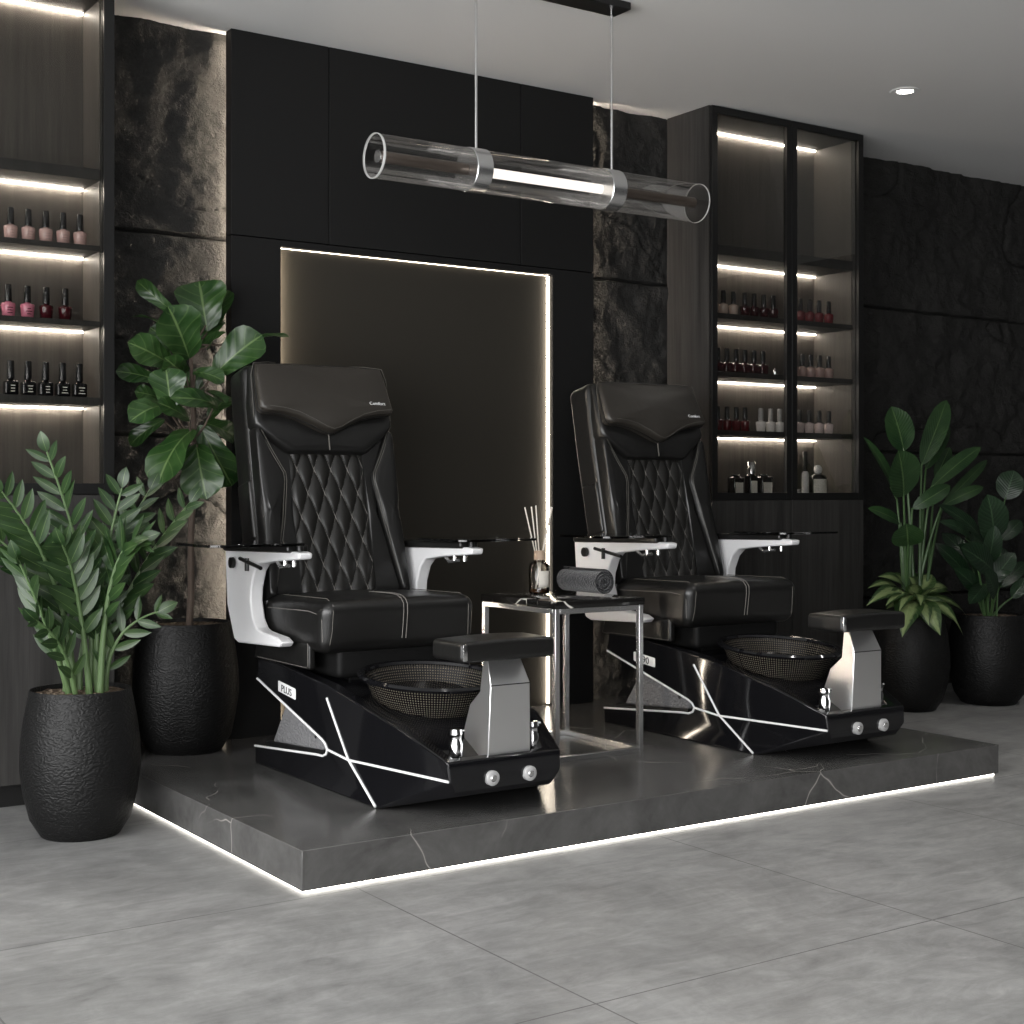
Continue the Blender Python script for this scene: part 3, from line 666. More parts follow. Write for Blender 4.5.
    m.lathe(ring, bc, 72); m.warp(0, tilt); m.build('basin_rim', M['gloss_black'], P)
    # ---- seat
    m = MB(); m.rbox(.50, .95, .76, 1.20, .470, .575, .02, 8); m.build('seat_base', M['matte_black'], P)
    for y in (.80, 1.12):
        m = MB(); m.rbox(.56, .89, y, y+.06, .455, .475, .006, 4); m.build('slide_rail', M['satin_black'], P)
    S0, S1, F0, F1, ZB, ZT = .424, 1.026, .712, 1.21, .556, .738
    m = MB(); m.rbox(S0, S1, F0, F1, ZB, ZT, .045, 16)
    def seatw(p):
        u = (p.x-CX)/.301; t = (p.y-F0)/(F1-F0); zz = p.z
        if p.z > .68: zz += .010*(1-u*u)*math.sin(min(1, t*1.4)*math.pi*.5) - .010*t
        yy = p.y + (.022*(.738-p.z)/.176 if t < .3 else 0)
        return (p.x, yy, zz)
    m.warp(0, seatw); seat = m.build('seat', M['leather'], P, angle=60)
    def stitch(ps, mat='stitch', r=.0016, par=None, name='stitching'):
        m = MB(); m.tube(ps, r, 5); return m.build(name, M[mat], par or P)
    for x in (.727, .742):
        q = [(x, F1-.25, .746), (x, F0+.09, .7485), (x, F0+.045, .7445), (x, F0+.020, .735), (x, F0+.004, .718), (x, F0+.0025, .690), (x, F0+.009, .64), (x, F0+.015, .60)]
        stitch(q, par=seat)
    for s in (-1, 1):
        e = CX+s*.301
        stitch([(e, F1-.05, .690), (e, F0+.12, .6985), (e-s*.001, F0+.06, .692), (e-s*.006, F0+.032, .675), (e-s*.010, F0+.034, .60)], par=seat)
        stitch([(e-s*.040, F1-.1, .7365), (e-s*.040, F0+.06, .742), (e-s*.038, F0+.026, .730), (e-s*.036, F0+.005, .702), (e-s*.034, F0+.011, .63), (e-s*.03, F0+.02, .59)], par=seat, mat='stitch_dim')
        m = MB(); m.rbox(min(CX+s*.272, CX+s*.298), max(CX+s*.272, CX+s*.298), .835, 1.25, .498, .598, .008, 8)
        m.warp(0, lambda p: (p.x, p.y + (.03*(.602-p.z)/.08 if p.y > 1 else 0), p.z)); sk = m.build('side_flap', M['leather'], P)
        x = CX+s*.2985
        stitch([(x, 1.23, .592), (x, .850, .592), (x, .842, .586), (x, .842, .512), (x, .850, .505), (x, 1.25, .505)], par=sk, r=.0013)
    # ---- backrest: local frame u (across), v (up the back), d (out towards the front)
    ev = Vector((0, .2219, .9751)); en = Vector((0, -.9751, .2219)); og = Vector((CX-.006, 1.205, .74))
    def bp(u, v, d): return og + Vector((u, 0, 0)) + ev*v + en*d
    m = MB(); m.rbox(-.293, .293, -.10, .868, -.155, .0, .035, 16)
    def shellw(p):
        u, v, d = p.x, p.y, p.z; u *= 1.0 - .02*max(0, (v-.6)/.27)
        if v > .8: v -= .012*abs(u/.29)**3
        return bp(u, v, d)
    m.warp(0, shellw); shell = m.build('back_shell', M['leather'], P, angle=60)
    m = MB(); m.rbox(-.299, .299, .20, .42, -.130, -.020, .01, 8); m.warp(0, lambda p: bp(p.x, p.y-.10*(p.z+.13)*0, p.z)); m.build('side_pocket', M['leather'], P, angle=60)
    # bolsters (outer) and wedges (inner)
    def dense(poly, k=5):
        o = []
        for (a, b), (c, d) in zip(poly, poly[1:]+poly[:1]):
            n = max(1, int(math.hypot(c-a, d-b)/.03))
            for i in range(n): o.append((lerp(a, c, i/n), lerp(b, d, i/n)))
        return o
    for s in (-1, 1):
        po = [(s*.287,-.03),(s*.287,.30),(s*.284,.60),(s*.268,.615),(s*.225,.52),(s*.178,.425),(s*.180,.40),(s*.205,.25),(s*.262,-.03)]
        m = MB(); m.cushion(dense(po), bp, .050, .022, .004, -.01); m.build('side_bolster', M['leather'], P, angle=50)
        po = [(s*.268,.60),(s*.150,.60),(s*.150,-.03),(s*.258,-.03),(s*.200,.25),(s*.174,.41)]
        po = [(s*.255,.60),(s*.152,.56),(s*.152,-.03),(s*.256,-.03),(s*.200,.25),(s*.174,.42)]
        m = MB(); m.cushion(dense(po), bp, .030, .012, .0, -.01); m.build('inner_wedge', M['leather'], P, angle=50)
        for k, off in ((0, 0), (1, .009)):
            stitch([bp(s*(.262+off), -.01, .047), bp(s*(.203+off), .25, .050), bp(s*(.180+off), .40, .050), bp(s*(.181+off), .43, .050), bp(s*(.226+off), .515, .050), bp(s*(.262+off), .595, .048)], 'stitch_dim', .0013)
    # quilted centre
    qw = .156; nd = 4.5; dw = 2*qw/nd; dh = .180
    def quilt(uu, vv):
        u = lerp(-qw, qw, uu); v = lerp(-.05, .545, vv)
        a = (u+qw)/dw + v/dh; b = (u+qw)/dw - v/dh
        h = (abs(math.sin(math.pi*a))*abs(math.sin(math.pi*b)))**.5
        edge = min(1, (qw-abs(u))/.02)
        return bp(u, v, .020 + .0105*h*edge)
    m = MB(); m.grid(quilt, 90, 150); q = m.build('quilted_panel', M['leather_quilt'], P, angle=80)
    m = MB()
    for sg in (1, -1):
        for k in range(-12, 18):
            # (u+qw)/dw + sg*v/dh = k
            ps = []
            for i in range(61):
                v = lerp(-.04, .54, i/60); u = (k - sg*v/dh)*dw - qw
                if -qw <= u <= qw: ps.append(bp(u, v, .0212))
            if len(ps) > 2: m.tube(ps, .0009 if sg < 0 else .0015, 4)
    m.build('stitching', M['stitch'], q)
    # collar under the pillow
    def vee(e, top, sd, nb, tipv, half):
        """outline: straight top, V shaped lower edge"""
        l = [(-half*.985, top), (half*.985, top), (half, sd)]
        for t in (.2, .4, .6, .8): l.append((half*(1-t), lerp(sd, tipv, t**e)))
        l.append((0, tipv))
        for t in (.8, .6, .4, .2): l.append((-half*(1-t), lerp(sd, tipv, t**e)))
        l.append((-half, sd)); return l
    kk = lambda v, a: lerp(1, a, max(0, min(1, (v-.60)/.24)))
    po = [(-.270,.845),(.270,.845),(.288,.70),(.288,.615),(.275,.598),(.215,.545),(.170,.512),(.155,.506),(-.155,.506),(-.170,.512),(-.215,.545),(-.275,.598),(-.288,.615),(-.288,.70)]
    m = MB(); m.cushion(dense(po), lambda u, v, d: bp(u, v, d*kk(v, .28)), .060, .016, .004, -.01); col = m.build('neck_collar', M['leather'], P, angle=60)
    m = MB(); m.tube([bp(0, .515, .0655), bp(0, .60, .070)], .003, 6); m.build('seam', M['stitch_dim'], col)
    po = vee(1.15, .842, .655, 0, .578, .268)
    po = [(-.262,.845),(-.1,.850),(.1,.850),(.262,.845),(.270,.80),(.276,.668),(.262,.652),(.20,.646),(.14,.632),(.08,.606),(.03,.580),(0,.572),(-.03,.580),(-.08,.606),(-.14,.632),(-.20,.646),(-.262,.652),(-.276,.668),(-.270,.80)]
    m = MB(); m.cushion(dense(po), lambda u, v, d: bp(u, v, (d+.058)*kk(v, .45)), .062, .014, .016, .0); pil = m.build('head_pillow', M['leather_warm_sheen'], P, angle=60)
    add_text('Comfort', .020, lambda x, y, z: bp(.200+x*.95, .690+y*.95, .1345*kk(.690+y*.95, .45)+z), M['white_line'], pil)
    m = MB(); dp = dense(po); m.tube([bp(u*1.004, v+.001, .084*kk(v, .45)) for u, v in dp+dp[:1]], .0035, 6); m.build('piping', M['leather'], pil)
    m = MB(); m.tube([bp(u*.955, v+.012, .121) for u, v in dp if v < .655], .0012, 5); m.build('stitching', M['stitch_dim'], pil)
    for s in (-1, 1):
        stitch([bp(s*.284, .64, .045), bp(s*.282, .80, .048), bp(s*.268, .846, .048), bp(s*.20, .858, .03), bp(s*.15, .868, -.01), bp(s*.15, .868, -.06)], 'stitch_dim', .0014)
    # ---- armrests
    arm = [(1.395,.888),(1.32,.893),(.80,.901),(.770,.897),(.776,.876),(.98,.862),(1.100,.848),(1.138,.818),(1.165,.760),(1.170,.715),(1.150,.655),(1.118,.622),(1.08,.612),
           (.945,.602),(.910,.588),(.93,.571),(1.28,.557),(1.315,.568),(1.378,.690)]
    for s in (-1, 1):
        a0, a1 = CX+s*.314, CX+s*.364
        m = MB(); m.prism(arm, 'x', min(a0, a1), max(a0, a1)); ar = m.build('armrest', M['white_shell'], P, bevel=.0065, bseg=3, angle=40)
        m = MB(); m.rbox(min(CX+s*.300, CX+s*.380), max(CX+s*.300, CX+s*.380), .83, 1.385, .892, .920, .010, 12)
        m.warp(0, lambda p: (p.x, p.y, p.z - (p.y-1.0)*.020)); pad = m.build('arm_pad', M['leather'], ar)
        # swivel tray
        c = Vector((CX+(.43 if s > 0 else -.50), .93)); pol = []
        for (x, y), a in (((.13,-.120),-90),((.13,.120),0),((-.12,.120),90),((-.12,-.120),180)):
            for k in range(5):
                an = math.radians(a+k*22.5); pol.append((c.x+s*(x+.05*math.cos(an)), c.y+y+.05*math.sin(an)))
        m = MB(); m.prism(pol, 'z', .921, .930); tr = m.build('manicure_tray', M['smoke_glass'], ar, bevel=.001)
        m = MB(); m.tube([(CX+s*.34, .815, .895), (CX+s*.34, .815, .921)], .012, 14); m.build('tray_pivot', M['satin_black'], ar)
        o = .372 if s < 0 else .306
        m = MB()
        if s < 0: m.tube([(CX+s*o, 1.30, .845), (CX+s*(o+.012 if s < 0 else o-.012), 1.30, .845)], .020, 14)
        if s < 0: m.tube([(CX+s*o, 1.24, .862), (CX+s*o, 1.06, .835)], .007, 8)
        if s < 0: m.tube([(CX+s*o, 1.18, .865), (CX+s*o, 1.18, .82)], .008, 8)
        if s < 0: m.build('tray_bracket', M['satin_black'], ar)
        m = MB()
        for y in (.86, .93): m.tube([(CX+s*.34, y, .868), (CX+s*.34, y, .848)], .008, 10)
        m.tube([(CX+s*.34, 1.0, .862), (CX+s*.34, .965, .842), (CX+s*.34, .90, .85)], .006, 8)
        m.build('tray_clamp', M['brushed'], ar)
    return P
chair = make_chair('black leather pedicure chair with quilted back, left of the small side table')


def copy_chair():
    c = copy_tree(chair); c.location = (CX+1.6075, CY+.020, PZ)
    c['label'] = 'black leather pedicure chair with quilted back, right of the side table by the cabinet'
    for b in [x for x in bpy.data.objects if x.parent == c and x.name.startswith('badge')]:
        for t in [x for x in bpy.data.objects if x.parent == b]:
            me = t.data.copy(); t.data = me
    return c
chair2 = copy_chair()
# ------------------------------------------------------------------ side table with what stands on it
T0, T1, TY0, TY1, TZ = 1.316, 1.724, .645, 1.135, .703
P = thing('side_table', 'small side table with chrome frame and black marble top between the chairs', 'table', ((T0+T1)/2, (TY0+TY1)/2, PZ))
m = MB(); m.rbox(T0-.004, T1+.004, TY0-.004, TY1+.004, TZ-.026, TZ, .002, 4); m.build('tabletop', M['table_marble'], P)
b = .020; zt = TZ-.0265
for y in (TY0, TY1-b):
    for x in (T0, T1-b): B(x, x+b, y, y+b, PZ, zt).build('leg', M['brushed'], P, bevel=.0015)
    B(T0+b, T1-b, y, y+b, zt-b, zt).build('top_rail', M['brushed'], P, bevel=.0015)
    B(T0+b, T1-b, y, y+b, PZ, PZ+b).build('foot_rail', M['brushed'], P, bevel=.0015)
for x in (T0, T1-b):
    B(x, x+b, TY0+b, TY1-b, zt-b, zt).build('top_rail', M['brushed'], P, bevel=.0015)
    B(x, x+b, TY0+b, TY1-b, PZ, PZ+b).build('foot_rail', M['brushed'], P, bevel=.0015)
D = Vector((1.515, 1.03, TZ))
P = thing('reed_diffuser', 'glass reed diffuser with cream label and pale sticks on the side table', 'diffuser', D)
m = MB(); m.lathe([(.036,.001),(.040,.004),(.041,.012),(.041,.100),(.037,.115),(.022,.126),(.017,.130),(.017,.146)], D, 32, True); m.build('bottle', M['clear_glass'], P, angle=50)
m = MB(); m.lathe([(.035,.005),(.0375,.008),(.0375,.020),(.001,.020)], D, 32, True); m.build('liquid', M['amber'], P)
m = MB(); m.lathe([(.021,.132),(.0215,.134),(.0215,.166),(.020,.168),(.006,.168)], D, 28, True); m.build('collar', M['wood_cap'], P)
m = MB()
m.grid(lambda u, v: (D.x+.0418*math.cos(lerp(-2.25, -1.1, u)), D.y+.0418*math.sin(lerp(-2.25, -1.1, u)), D.z+lerp(.026, .090, v)), 12, 4); m.build('label', M['label_paper'], P, solid=.0006)
for (tx, ty), (bx, by) in zip(((-.062,.01),(-.046,-.012),(-.008,.012),(.050,-.01),(.070,.012)), ((.022,0),(.016,.01),(.004,-.01),(-.012,.01),(-.024,-.004))):
    m = MB(); m.cyl((D.x+bx, D.y+by, D.z+.008), (D.x+tx, D.y+ty, D.z+.345 - abs(tx)*.12), .0026, 8); m.build('reed', M['reed'], P)
P = thing('rolled_towel', 'rolled charcoal grey towel lying on the black marble side table', 'towel', (1.625, .92, TZ))
m = MB(); rows = []
Rr = .051; turns = 4.2; th = .0068; yA, yB = .790, 1.040
N = 150; cxx, czz = 1.650, TZ+Rr+.001
k0 = len(m.v)
for i in range(N+1):
    a = i/N*turns*2*math.pi; r = .006 + (Rr-.006-th/2)*(i/N)
    for rr in (r-th*.42, r+th*.42):
        x = cxx + rr*math.cos(a+.5); z = czz + rr*math.sin(a+.5)
        for y in (yA + .004*math.sin(a*1.3), yA+.003, yB-.003, yB + .004*math.sin(a)): m.v.append(Vector((x, y, z)))
for i in range(N):
    o = k0+i*8; e = o+8
    for k in range(3):
        m.f.append([o+k, o+k+1, e+k+1, e+k]); m.f.append([o+4+k, e+4+k, e+5+k, o+5+k])
    m.f.append([o, e, e+4, o+4]); m.f.append([o+3, o+7, e+7, e+3])
m.build('towel_roll', M['towel'], P, angle=60)
# ------------------------------------------------------------------ potted plants
def pot_parts(P, c, r, h, z0, base=.62, soil_d=.014):
    c = Vector((c[0], c[1], 0))
    prof = [(r*base*.96, z0), (r*base, z0+.004), (r*(base+.17), z0+h*.12), (r*.93, z0+h*.28), (r*.995, z0+h*.46), (r*.985, z0+h*.62), (r*.93, z0+h*.80), (r*.855, z0+h*.95),
            (r*.835, z0+h*.99), (r*.825, z0+h), (r*.795, z0+h), (r*.780, z0+h*.985), (r*.775, z0+h-soil_d-.01)]
    m = MB(); m.lathe(prof, c, 64, True); m.build('pot', M['pot'], P, angle=60)
    def s(u, v):
        a = u*2*math.pi; q = v*r*.778
        return (c.x+q*math.cos(a), c.y+q*math.sin(a), z0+h-soil_d + .006*noise.noise(Vector((q*math.cos(a)*30, q*math.sin(a)*30, h))))
    m = MB(); m.grid(s, 40, 12); m.build('soil', M['soil'], P)
VIEW = Vector((-.56, -.83, .12))
def bez(a, b, c, t): return a*(1-t)**2 + b*(2*t*(1-t)) + c*t*t
# zamioculcas by the left cabinet
C = (-.280, 1.045)
P = thing('zz_plant', 'zz plant with feathered glossy leaves in textured black pot by the left cabinet', 'potted plant', (C[0], C[1], 0), 'potted plants')
pot_parts(P, C, .190, .468, 0, .66)
fol = MB()
for si, (b, mid, t) in enumerate(ZZ_STEMS):
    if si in (9, 12): continue
    b, mid, t = Vector(b), Vector(mid), Vector(t); b.z = .440
    off = Vector((b.x-C[0], b.y-C[1], 0))
    if off.length > .12: off *= .12/off.length; b.x = C[0]+off.x; b.y = C[1]+off.y
    mid2 = mid*2 - (b+t)*.5                      # quadratic control through mid
    n = 22; ps = [bez(b, mid2, t, i/n) for i in range(n+1)]
    L = sum((ps[i+1]-ps[i]).length for i in range(n))
    m = MB(); m.tube(ps, [lerp(.0125, .0032, (i/n)**.7)*min(1, .45+L) for i in range(n+1)], 10); m.build('stem', M['zz_stem'], P)
    k = max(5, int(L/.060)); t0 = .30 if L > .4 else .2
    # frond plane roughly faces the viewer's side, each its own turn
    ang = random.uniform(-1.0, 1.0)
    for i in range(k):
        tt = lerp(t0, .97, i/(k-1)); p = bez(b, mid2, t, tt); d = (bez(b, mid2, t, min(1, tt+.02)) - bez(b, mid2, t, tt-.02)).normalized()
        face = (Matrix.Rotation(ang, 3, 'Z') @ Vector((-.45, -.8, .35))).normalized()
        sd = d.cross(face).normalized()
        ll = lerp(.085, .130, math.sin(min(1, (i+1)/k*1.05)*math.pi)**.7) * (.75 if L < .4 else 1)
        for s in (-1, 1):
            jit = Vector((random.uniform(-.14, .14), random.uniform(-.14, .14), random.uniform(-.08, .12)))
            tip = p + (sd*s*.72 + d*.66 + face*.15 + jit).normalized()*ll
            fol.leaf(p, tip, ll*random.uniform(.29, .37), face + sd*s*.35 + jit*2.5, 'oval', random.uniform(-.03, .06), .22, 0, 6, 2)
    d = (ps[-1]-ps[-2]).normalized()
    fol.leaf(ps[-1], ps[-1] + (d + Vector((0, 0, .2))).normalized()*.07, .04, VIEW, 'oval', .08, .2, 0, 6, 2)
fol.build('foliage', M['zz_leaf'], P, angle=180)
# fiddle leaf fig behind the left chair
C = (.312, 1.655)
P = thing('fiddle_leaf_fig', 'fiddle leaf fig tree in black pot on the platform behind the left chair', 'potted plant', (C[0], C[1], PZ), 'potted plants')
pot_parts(P, C, .200, .487, PZ, .68)
pts = [Vector(p) for p in FIG_TRUNK]; pts[0] = Vector((C[0]+.012, C[1], .57))
m = MB(); m.tube([pts[0], lerp(pts[0], pts[1], .5)+Vector((.004,0,0)), pts[1], lerp(pts[1], pts[2], .5)-Vector((.004,0,0)), pts[2], pts[3], pts[4], pts[5]], [.014,.013,.0125,.012,.012,.011,.009,.006], 10)
m.build('trunk', M['bark'], P)
fol = MB(); br = MB()
for b, t, w in FIG_LEAVES:
    b, t = Vector(b), Vector(t); d = (t-b)
    hang = 1 if d.z < -.08 else 0
    nrm = VIEW*1.0 + Vector((random.uniform(-.35, .35), random.uniform(-.2, .2), random.uniform(.0, .55)))
    if w < .055: nrm = Vector((random.uniform(-.3, .3), -.35, 1))
    e_ = (t-b)*.10; e_ += Vector((0,0,0)); fol.leaf(b-e_+Vector((0,0,-.012)), t+e_+Vector((0,0,-.012)), w*1.12, nrm, 'fiddle', random.uniform(.04, .16), random.uniform(.12, .34), .09, 16, 5)
    # petiole to the nearest trunk point
    zt = min(max(b.z - .05, 1.18), 1.62)
    k = min(range(2, 6), key=lambda i: abs(pts[i].z-zt)); a = pts[k]
    br.tube([a, lerp(a, b, .5)+Vector((0, 0, -.015)), b, b + d*.1], [.0045, .0038, .003, .002], 6)
br.build('branch', M['bark'], P)
fol.build('foliage', M['fig_leaf'], P, angle=180)
# bird of paradise with a variegated plant at its foot
C = (4.035, 1.350)
P = thing('bird_of_paradise_plant', 'tall plant with paddle leaves above pale variegated leaves in black pot beside cabinet', 'potted plant', (C[0], C[1], 0), 'potted plants')
pot_parts(P, C, .200, .475, 0, .64)
fol = MB(); st = MB()
for b, t, w in STREL_LEAVES:
    b, t = Vector(b), Vector(t)
    nrm = VIEW + Vector((random.uniform(-.4, .4), random.uniform(-.2, .2), random.uniform(.1, .5)))
    fol.leaf(b, t, w, nrm, 'paddle', random.uniform(.05, .14) if w < .15 else .04, .18, .02, 14, 4)
    f = Vector((C[0] + (b.x-C[0])*.22 + random.uniform(-.03, .03), C[1] + random.uniform(-.04, .04), .44))
    mid = Vector((lerp(f.x, b.x, .35), lerp(f.y, b.y, .4), lerp(f.z, b.z, .6)))
    st.tube([bez(f, mid, b, i/8) for i in range(9)] + [b + (t-b)*.2], [.0085]*5 + [.007, .006, .0055, .005, .003], 7)
fol.build('foliage', M['strel_leaf'], P, angle=180); st.build('stalk', M['dark_stem'], P)
fol = MB()
for b, t, w in AGLA_LEAVES:
    b, t = Vector(b), Vector(t)
    if t.z < .45: b = b.lerp(Vector((C[0], C[1], .55)), .35)
    fol.leaf(b, t, w*1.45, VIEW*.6 + Vector((random.uniform(-.3, .3), random.uniform(-.2, .2), .8)), 'lance', .16, .14, .03, 12, 3)
for k in range(7):
    a = k*.93+.2; r = random.uniform(.16, .25)
    b = Vector((C[0]+.03*math.cos(a), C[1]+.03*math.sin(a), .52)); t = Vector((C[0]+r*math.cos(a), C[1]+r*math.sin(a)-.02, .50+random.uniform(-.02, .16)))
    fol.leaf(b, t, .085, Vector((0, -.2, 1)), 'lance', .14, .14, .03, 10, 3)
fol.build('variegated_foliage', M['agla_leaf'], P, angle=180)
m = MB(); m.tube([(C[0], C[1], .44), (C[0], C[1], .56)], [.016, .010], 8); m.build('variegated_stem', M['dark_stem'], P)
# dark striped plant at the far right
C = (4.555, 1.270)
P = thing('calathea_plant', 'dark broad leaved plant in black pot by stone wall at the far right', 'potted plant', (C[0], C[1], 0), 'potted plants')
pot_parts(P, C, .212, .465, 0, .66)
fol = MB(); st = MB()
for b, t, w in CALA_LEAVES:
    b, t = Vector(b), Vector(t)
    fol.leaf(b, t, w, VIEW + Vector((random.uniform(-.3, .3), 0, random.uniform(.1, .5))), 'paddle', random.uniform(.04, .12), .15, .03, 14, 4)
    f = Vector((C[0] + (b.x-C[0])*.2, C[1] + random.uniform(-.03, .03), .43))
    mid = Vector((lerp(f.x, b.x, .3), lerp(f.y, b.y, .4), lerp(f.z, b.z, .6)))
    st.tube([bez(f, mid, b, i/8) for i in range(9)] + [b + (t-b)*.2], [.006]*6 + [.005, .005, .004, .002], 6)
for k in range(7):
    a = k*.9; b = Vector((C[0]+.05*math.cos(a), C[1]+.05+.05*math.sin(a), .62+.05*(k % 3))); t = b + Vector((.2*math.cos(a), .04+.12*math.sin(a), .16+.05*(k % 2)))
    fol.leaf(b, t, .10, VIEW + Vector((0, 0, .6)), 'paddle', .08, .15, .02, 12, 3)
    st.tube([(C[0], C[1]+.02, .43), b, b+(t-b)*.15], [.006, .005, .003], 6)
fol.build('foliage', M['cala_leaf'], P, angle=180); st.build('stalk', M['dark_stem'], P)
# ------------------------------------------------------------------ nail polish and products on the shelves
ORD = ['leftmost', 'second', 'third', 'fourth', 'fifth', 'sixth', 'seventh']
def polish_bottle(loc, s, mat, label, group, cap='cap_black', printed=None, square=False):
    x, y, z = loc; P = thing('nail_polish', label, 'nail polish', loc, group)
    m = MB()
    if square:
        m.rbox(x-.024*s, x+.024*s, y-.020*s, y+.020*s, z, z+.050*s, .007*s, 8)
        m.lathe([(.017*s,.049*s),(.010*s,.055*s),(.009*s,.060*s)], loc, 20)
    else:
        m.lathe([(.020*s,0),(.0225*s,.002*s),(.0255*s,.038*s),(.0262*s,.046*s),(.0240*s,.0515*s),(.012*s,.0545*s),(.009*s,.060*s)], loc, 28, True)
    m.build('bottle', M[mat], P, angle=50)
    m = MB(); m.lathe([(.0130*s,.058*s),(.0134*s,.062*s),(.0122*s,.118*s),(.0110*s,.1215*s),(.004*s,.1225*s),(.0005*s,.1226*s)], loc, 20, True); m.build('cap', M[cap], P, angle=50)
    if printed:
        m = MB(); random.seed(int(abs(x)*1000))
        yy = y-.0205*s if square else y-.026*s
        for k in range(3):
            w = random.uniform(.006, .012)*s; zz = z + (.032-.010*k)*s
            if square: m.box(x-w+.003*s, x+w+.003*s, yy-.0006, yy+.001, zz, zz+.0032*s)
            else:
                m.grid(lambda u, v: (x+.0262*s*math.sin(lerp(-w, w, u)/(.026*s)), y-.0262*s*math.cos(lerp(-w, w, u)/(.026*s)), zz+.003*s*v), 6, 1)
        m.build('printed_lines', M[printed], P)
    return P
def row(xs, y, z, s, mat, desc, where, group, **kw):
    for i, x in enumerate(xs):
        o = 'rightmost' if i == len(xs)-1 and i > 1 else ORD[i]
        if o in ('leftmost', 'rightmost'): lab = f'{o} {desc} {where}'
        else: lab = f'{o} {desc} from the left {where}'
        polish_bottle((x, y, z), s, mat, lab, group, **kw)
G = 'nail polish bottles in the left cabinet'
row([-.354+.0612*i for i in range(5)], 1.60, 1.9865, .93, 'p_blush', 'blush polish bottle', 'on left cabinet top row', G, printed='p_nude')
row([-.362, -.296], 1.60, 1.7145, .94, 'p_pink', 'bright pink polish bottle', 'on left cabinet middle row', G, printed='p_wine')
row([-.230, -.163], 1.60, 1.7145, .94, 'p_wine', 'dark wine polish bottle', 'on left cabinet middle row', G)
row([-.354+.0606*i for i in range(5)], 1.60, 1.4405, 1.0, 'p_black', 'square black polish bottle', 'on left cabinet bottom row', G, printed='label_paper', square=True)
G = 'nail polish bottles in the right cabinet'
Yb = 1.625; zr = (1.9585, 1.6795, 1.3975)
S = .95
def RX(px): return RCX[px]
row([2.958, 3.020, 3.086], Yb, zr[0], S, 'p_beige', 'beige polish bottle', 'behind left glass door, top row', G)
row([3.160, 3.222, 3.288, 3.352], Yb, zr[0], S, 'p_oxblood', 'oxblood polish bottle', 'behind left glass door, top row', G)
row([3.540, 3.605, 3.672, 3.742], Yb, zr[0], S, 'p_red', 'red polish bottle', 'behind right glass door, top row', G)
row([2.985, 3.044, 3.104, 3.162, 3.222, 3.282], Yb, zr[1], S, 'p_oxblood', 'dark red polish bottle', 'behind left glass door, middle row', G, square=True)
row([3.495, 3.552, 3.612, 3.677, 3.742], Yb, zr[1], S, 'p_nude', 'nude polish bottle', 'behind right glass door, middle row', G)
row([2.985, 3.044, 3.104, 3.162], Yb, zr[2], S, 'p_deepred', 'crimson polish bottle', 'behind left glass door, bottom row', G)
row([3.268, 3.334, 3.396], Yb, zr[2], S, 'p_white', 'white polish bottle', 'behind left glass door, bottom row', G, cap='cap_grey')
row([3.470, 3.535, 3.602, 3.672, 3.742], Yb, zr[2], S, 'p_shell', 'shell pink polish bottle', 'behind right glass door, bottom row', G, cap='satin_black')
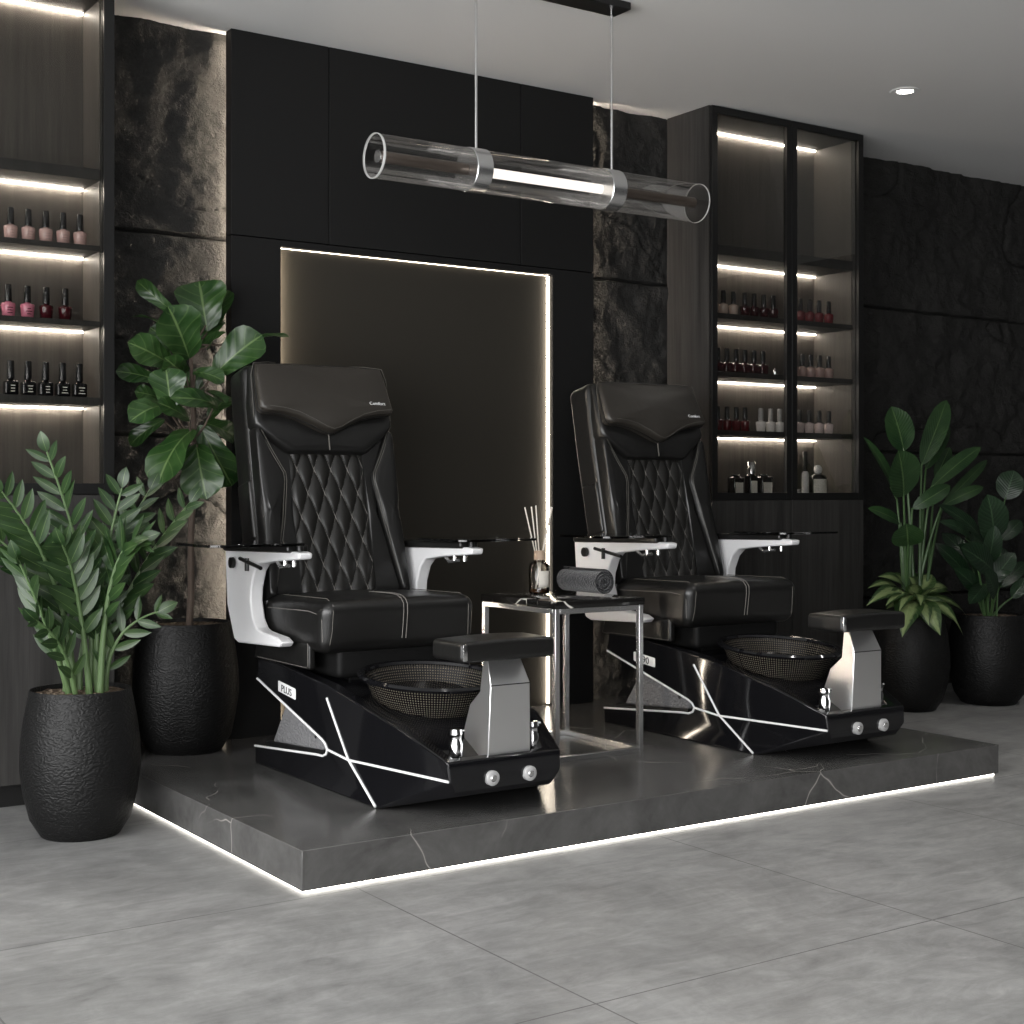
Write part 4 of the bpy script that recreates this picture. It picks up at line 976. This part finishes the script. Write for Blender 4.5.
def product(name, label, cat, loc, r, h, hcap, rcap, mat, cap, lab=None, sq=True, ball=False):
    x, y, z = loc; P = thing(name, label, cat, loc, 'care products on the lowest lit shelf')
    m = MB()
    if sq: m.rbox(x-r, x+r, y-r*.8, y+r*.8, z, z+h, .006, 6); m.lathe([(r*.6,h-.001),(r*.45,h+.006),(r*.4,h+.012)], loc, 16, False, True)
    else: m.lathe([(r*.95,0),(r,.003),(r,h*.9),(r*.8,h),(r*.4,h+.008)], loc, 24, True, True)
    m.build('bottle', M[mat], P, angle=50)
    m = MB()
    if ball: m.lathe([(.004,h+.008),(rcap*.7,h+.012),(rcap,h+.026),(rcap*.9,h+.040),(rcap*.5,h+.050),(.002,h+.053)], loc, 20)
    else: m.lathe([(rcap,h+.004),(rcap,h+hcap-.002),(rcap*.9,h+hcap),(.001,h+hcap)], loc, 20, True)
    m.build('cap', M[cap], P, angle=50)
    if lab:
        m = MB()
        if sq: m.box(x-r*.75, x+r*.75, y-r*.8-.0012, y-r*.8+.001, z+.012, z+h*.72)
        else: m.grid(lambda u, v: (x+(r+.0006)*math.sin(lerp(-1.3, .9, u)), y-(r+.0006)*math.cos(lerp(-1.3, .9, u)), z+lerp(.008, h*.82, v)), 12, 2)
        m.build('label', M[lab], P)
    return P
zb = 1.0755; Y2 = 1.64
product('care_bottle', 'squat black bottle with cream label, leftmost on the cabinet lowest shelf', 'bottle', (3.115, Y2, zb), .033, .098, .012, .020, 'dark_glass', 'cap_black', 'label_paper')
product('care_bottle', 'slim dark bottle with tall silver cap on the cabinet lowest shelf', 'bottle', (3.218, Y2, zb), .026, .110, .062, .021, 'dark_glass', 'cap_silver', 'label_paper')
product('care_bottle', 'dark bottle with broad cream label next to the silver capped bottle', 'bottle', (3.292, Y2-.01, zb), .038, .100, .012, .022, 'dark_glass', 'cap_black', 'label_paper')
product('cream_jar', 'small white jar just right of the cabinet door joint, lowest shelf', 'jar', (3.520, Y2, zb), .026, .028, .010, .026, 'cap_white', 'cap_white', None, False)
product('cream_tube', 'tall white tube with dark leaning cap on the cabinet lowest shelf', 'tube', (3.590, Y2, zb), .018, .125, .105, .0125, 'cap_white', 'satin_black', None, False)
product('care_bottle', 'dark bottle with round white stopper and pale label on the lowest shelf', 'bottle', (3.680, Y2, zb), .044, .110, .05, .022, 'dark_glass', 'cap_white', 'label_paper', False, True)
product('glass_vial', 'tiny clear vial lying low on the middle shelf by the door joint', 'vial', (3.365, Yb, zr[1]), .014, .022, .010, .008, 'cap_silver', 'cap_silver', None, False)
# second chair's badge carries different characters
for b in [x for x in bpy.data.objects if x.parent == chair2 and x.name.startswith('badge')]:
    for t in [x for x in bpy.data.objects if x.parent == b]:
        me = text_mesh('290', .038)
        for v in me.vertices:
            x, y, z = v.co; v.co = Vector((CX-.3080-z, .99-x*1.15, .412+y + (-x*1.15)*.11)) - Vector((CX, CY, PZ))
        me.materials.clear(); me.materials.append(M['cap_black']); t.data = me
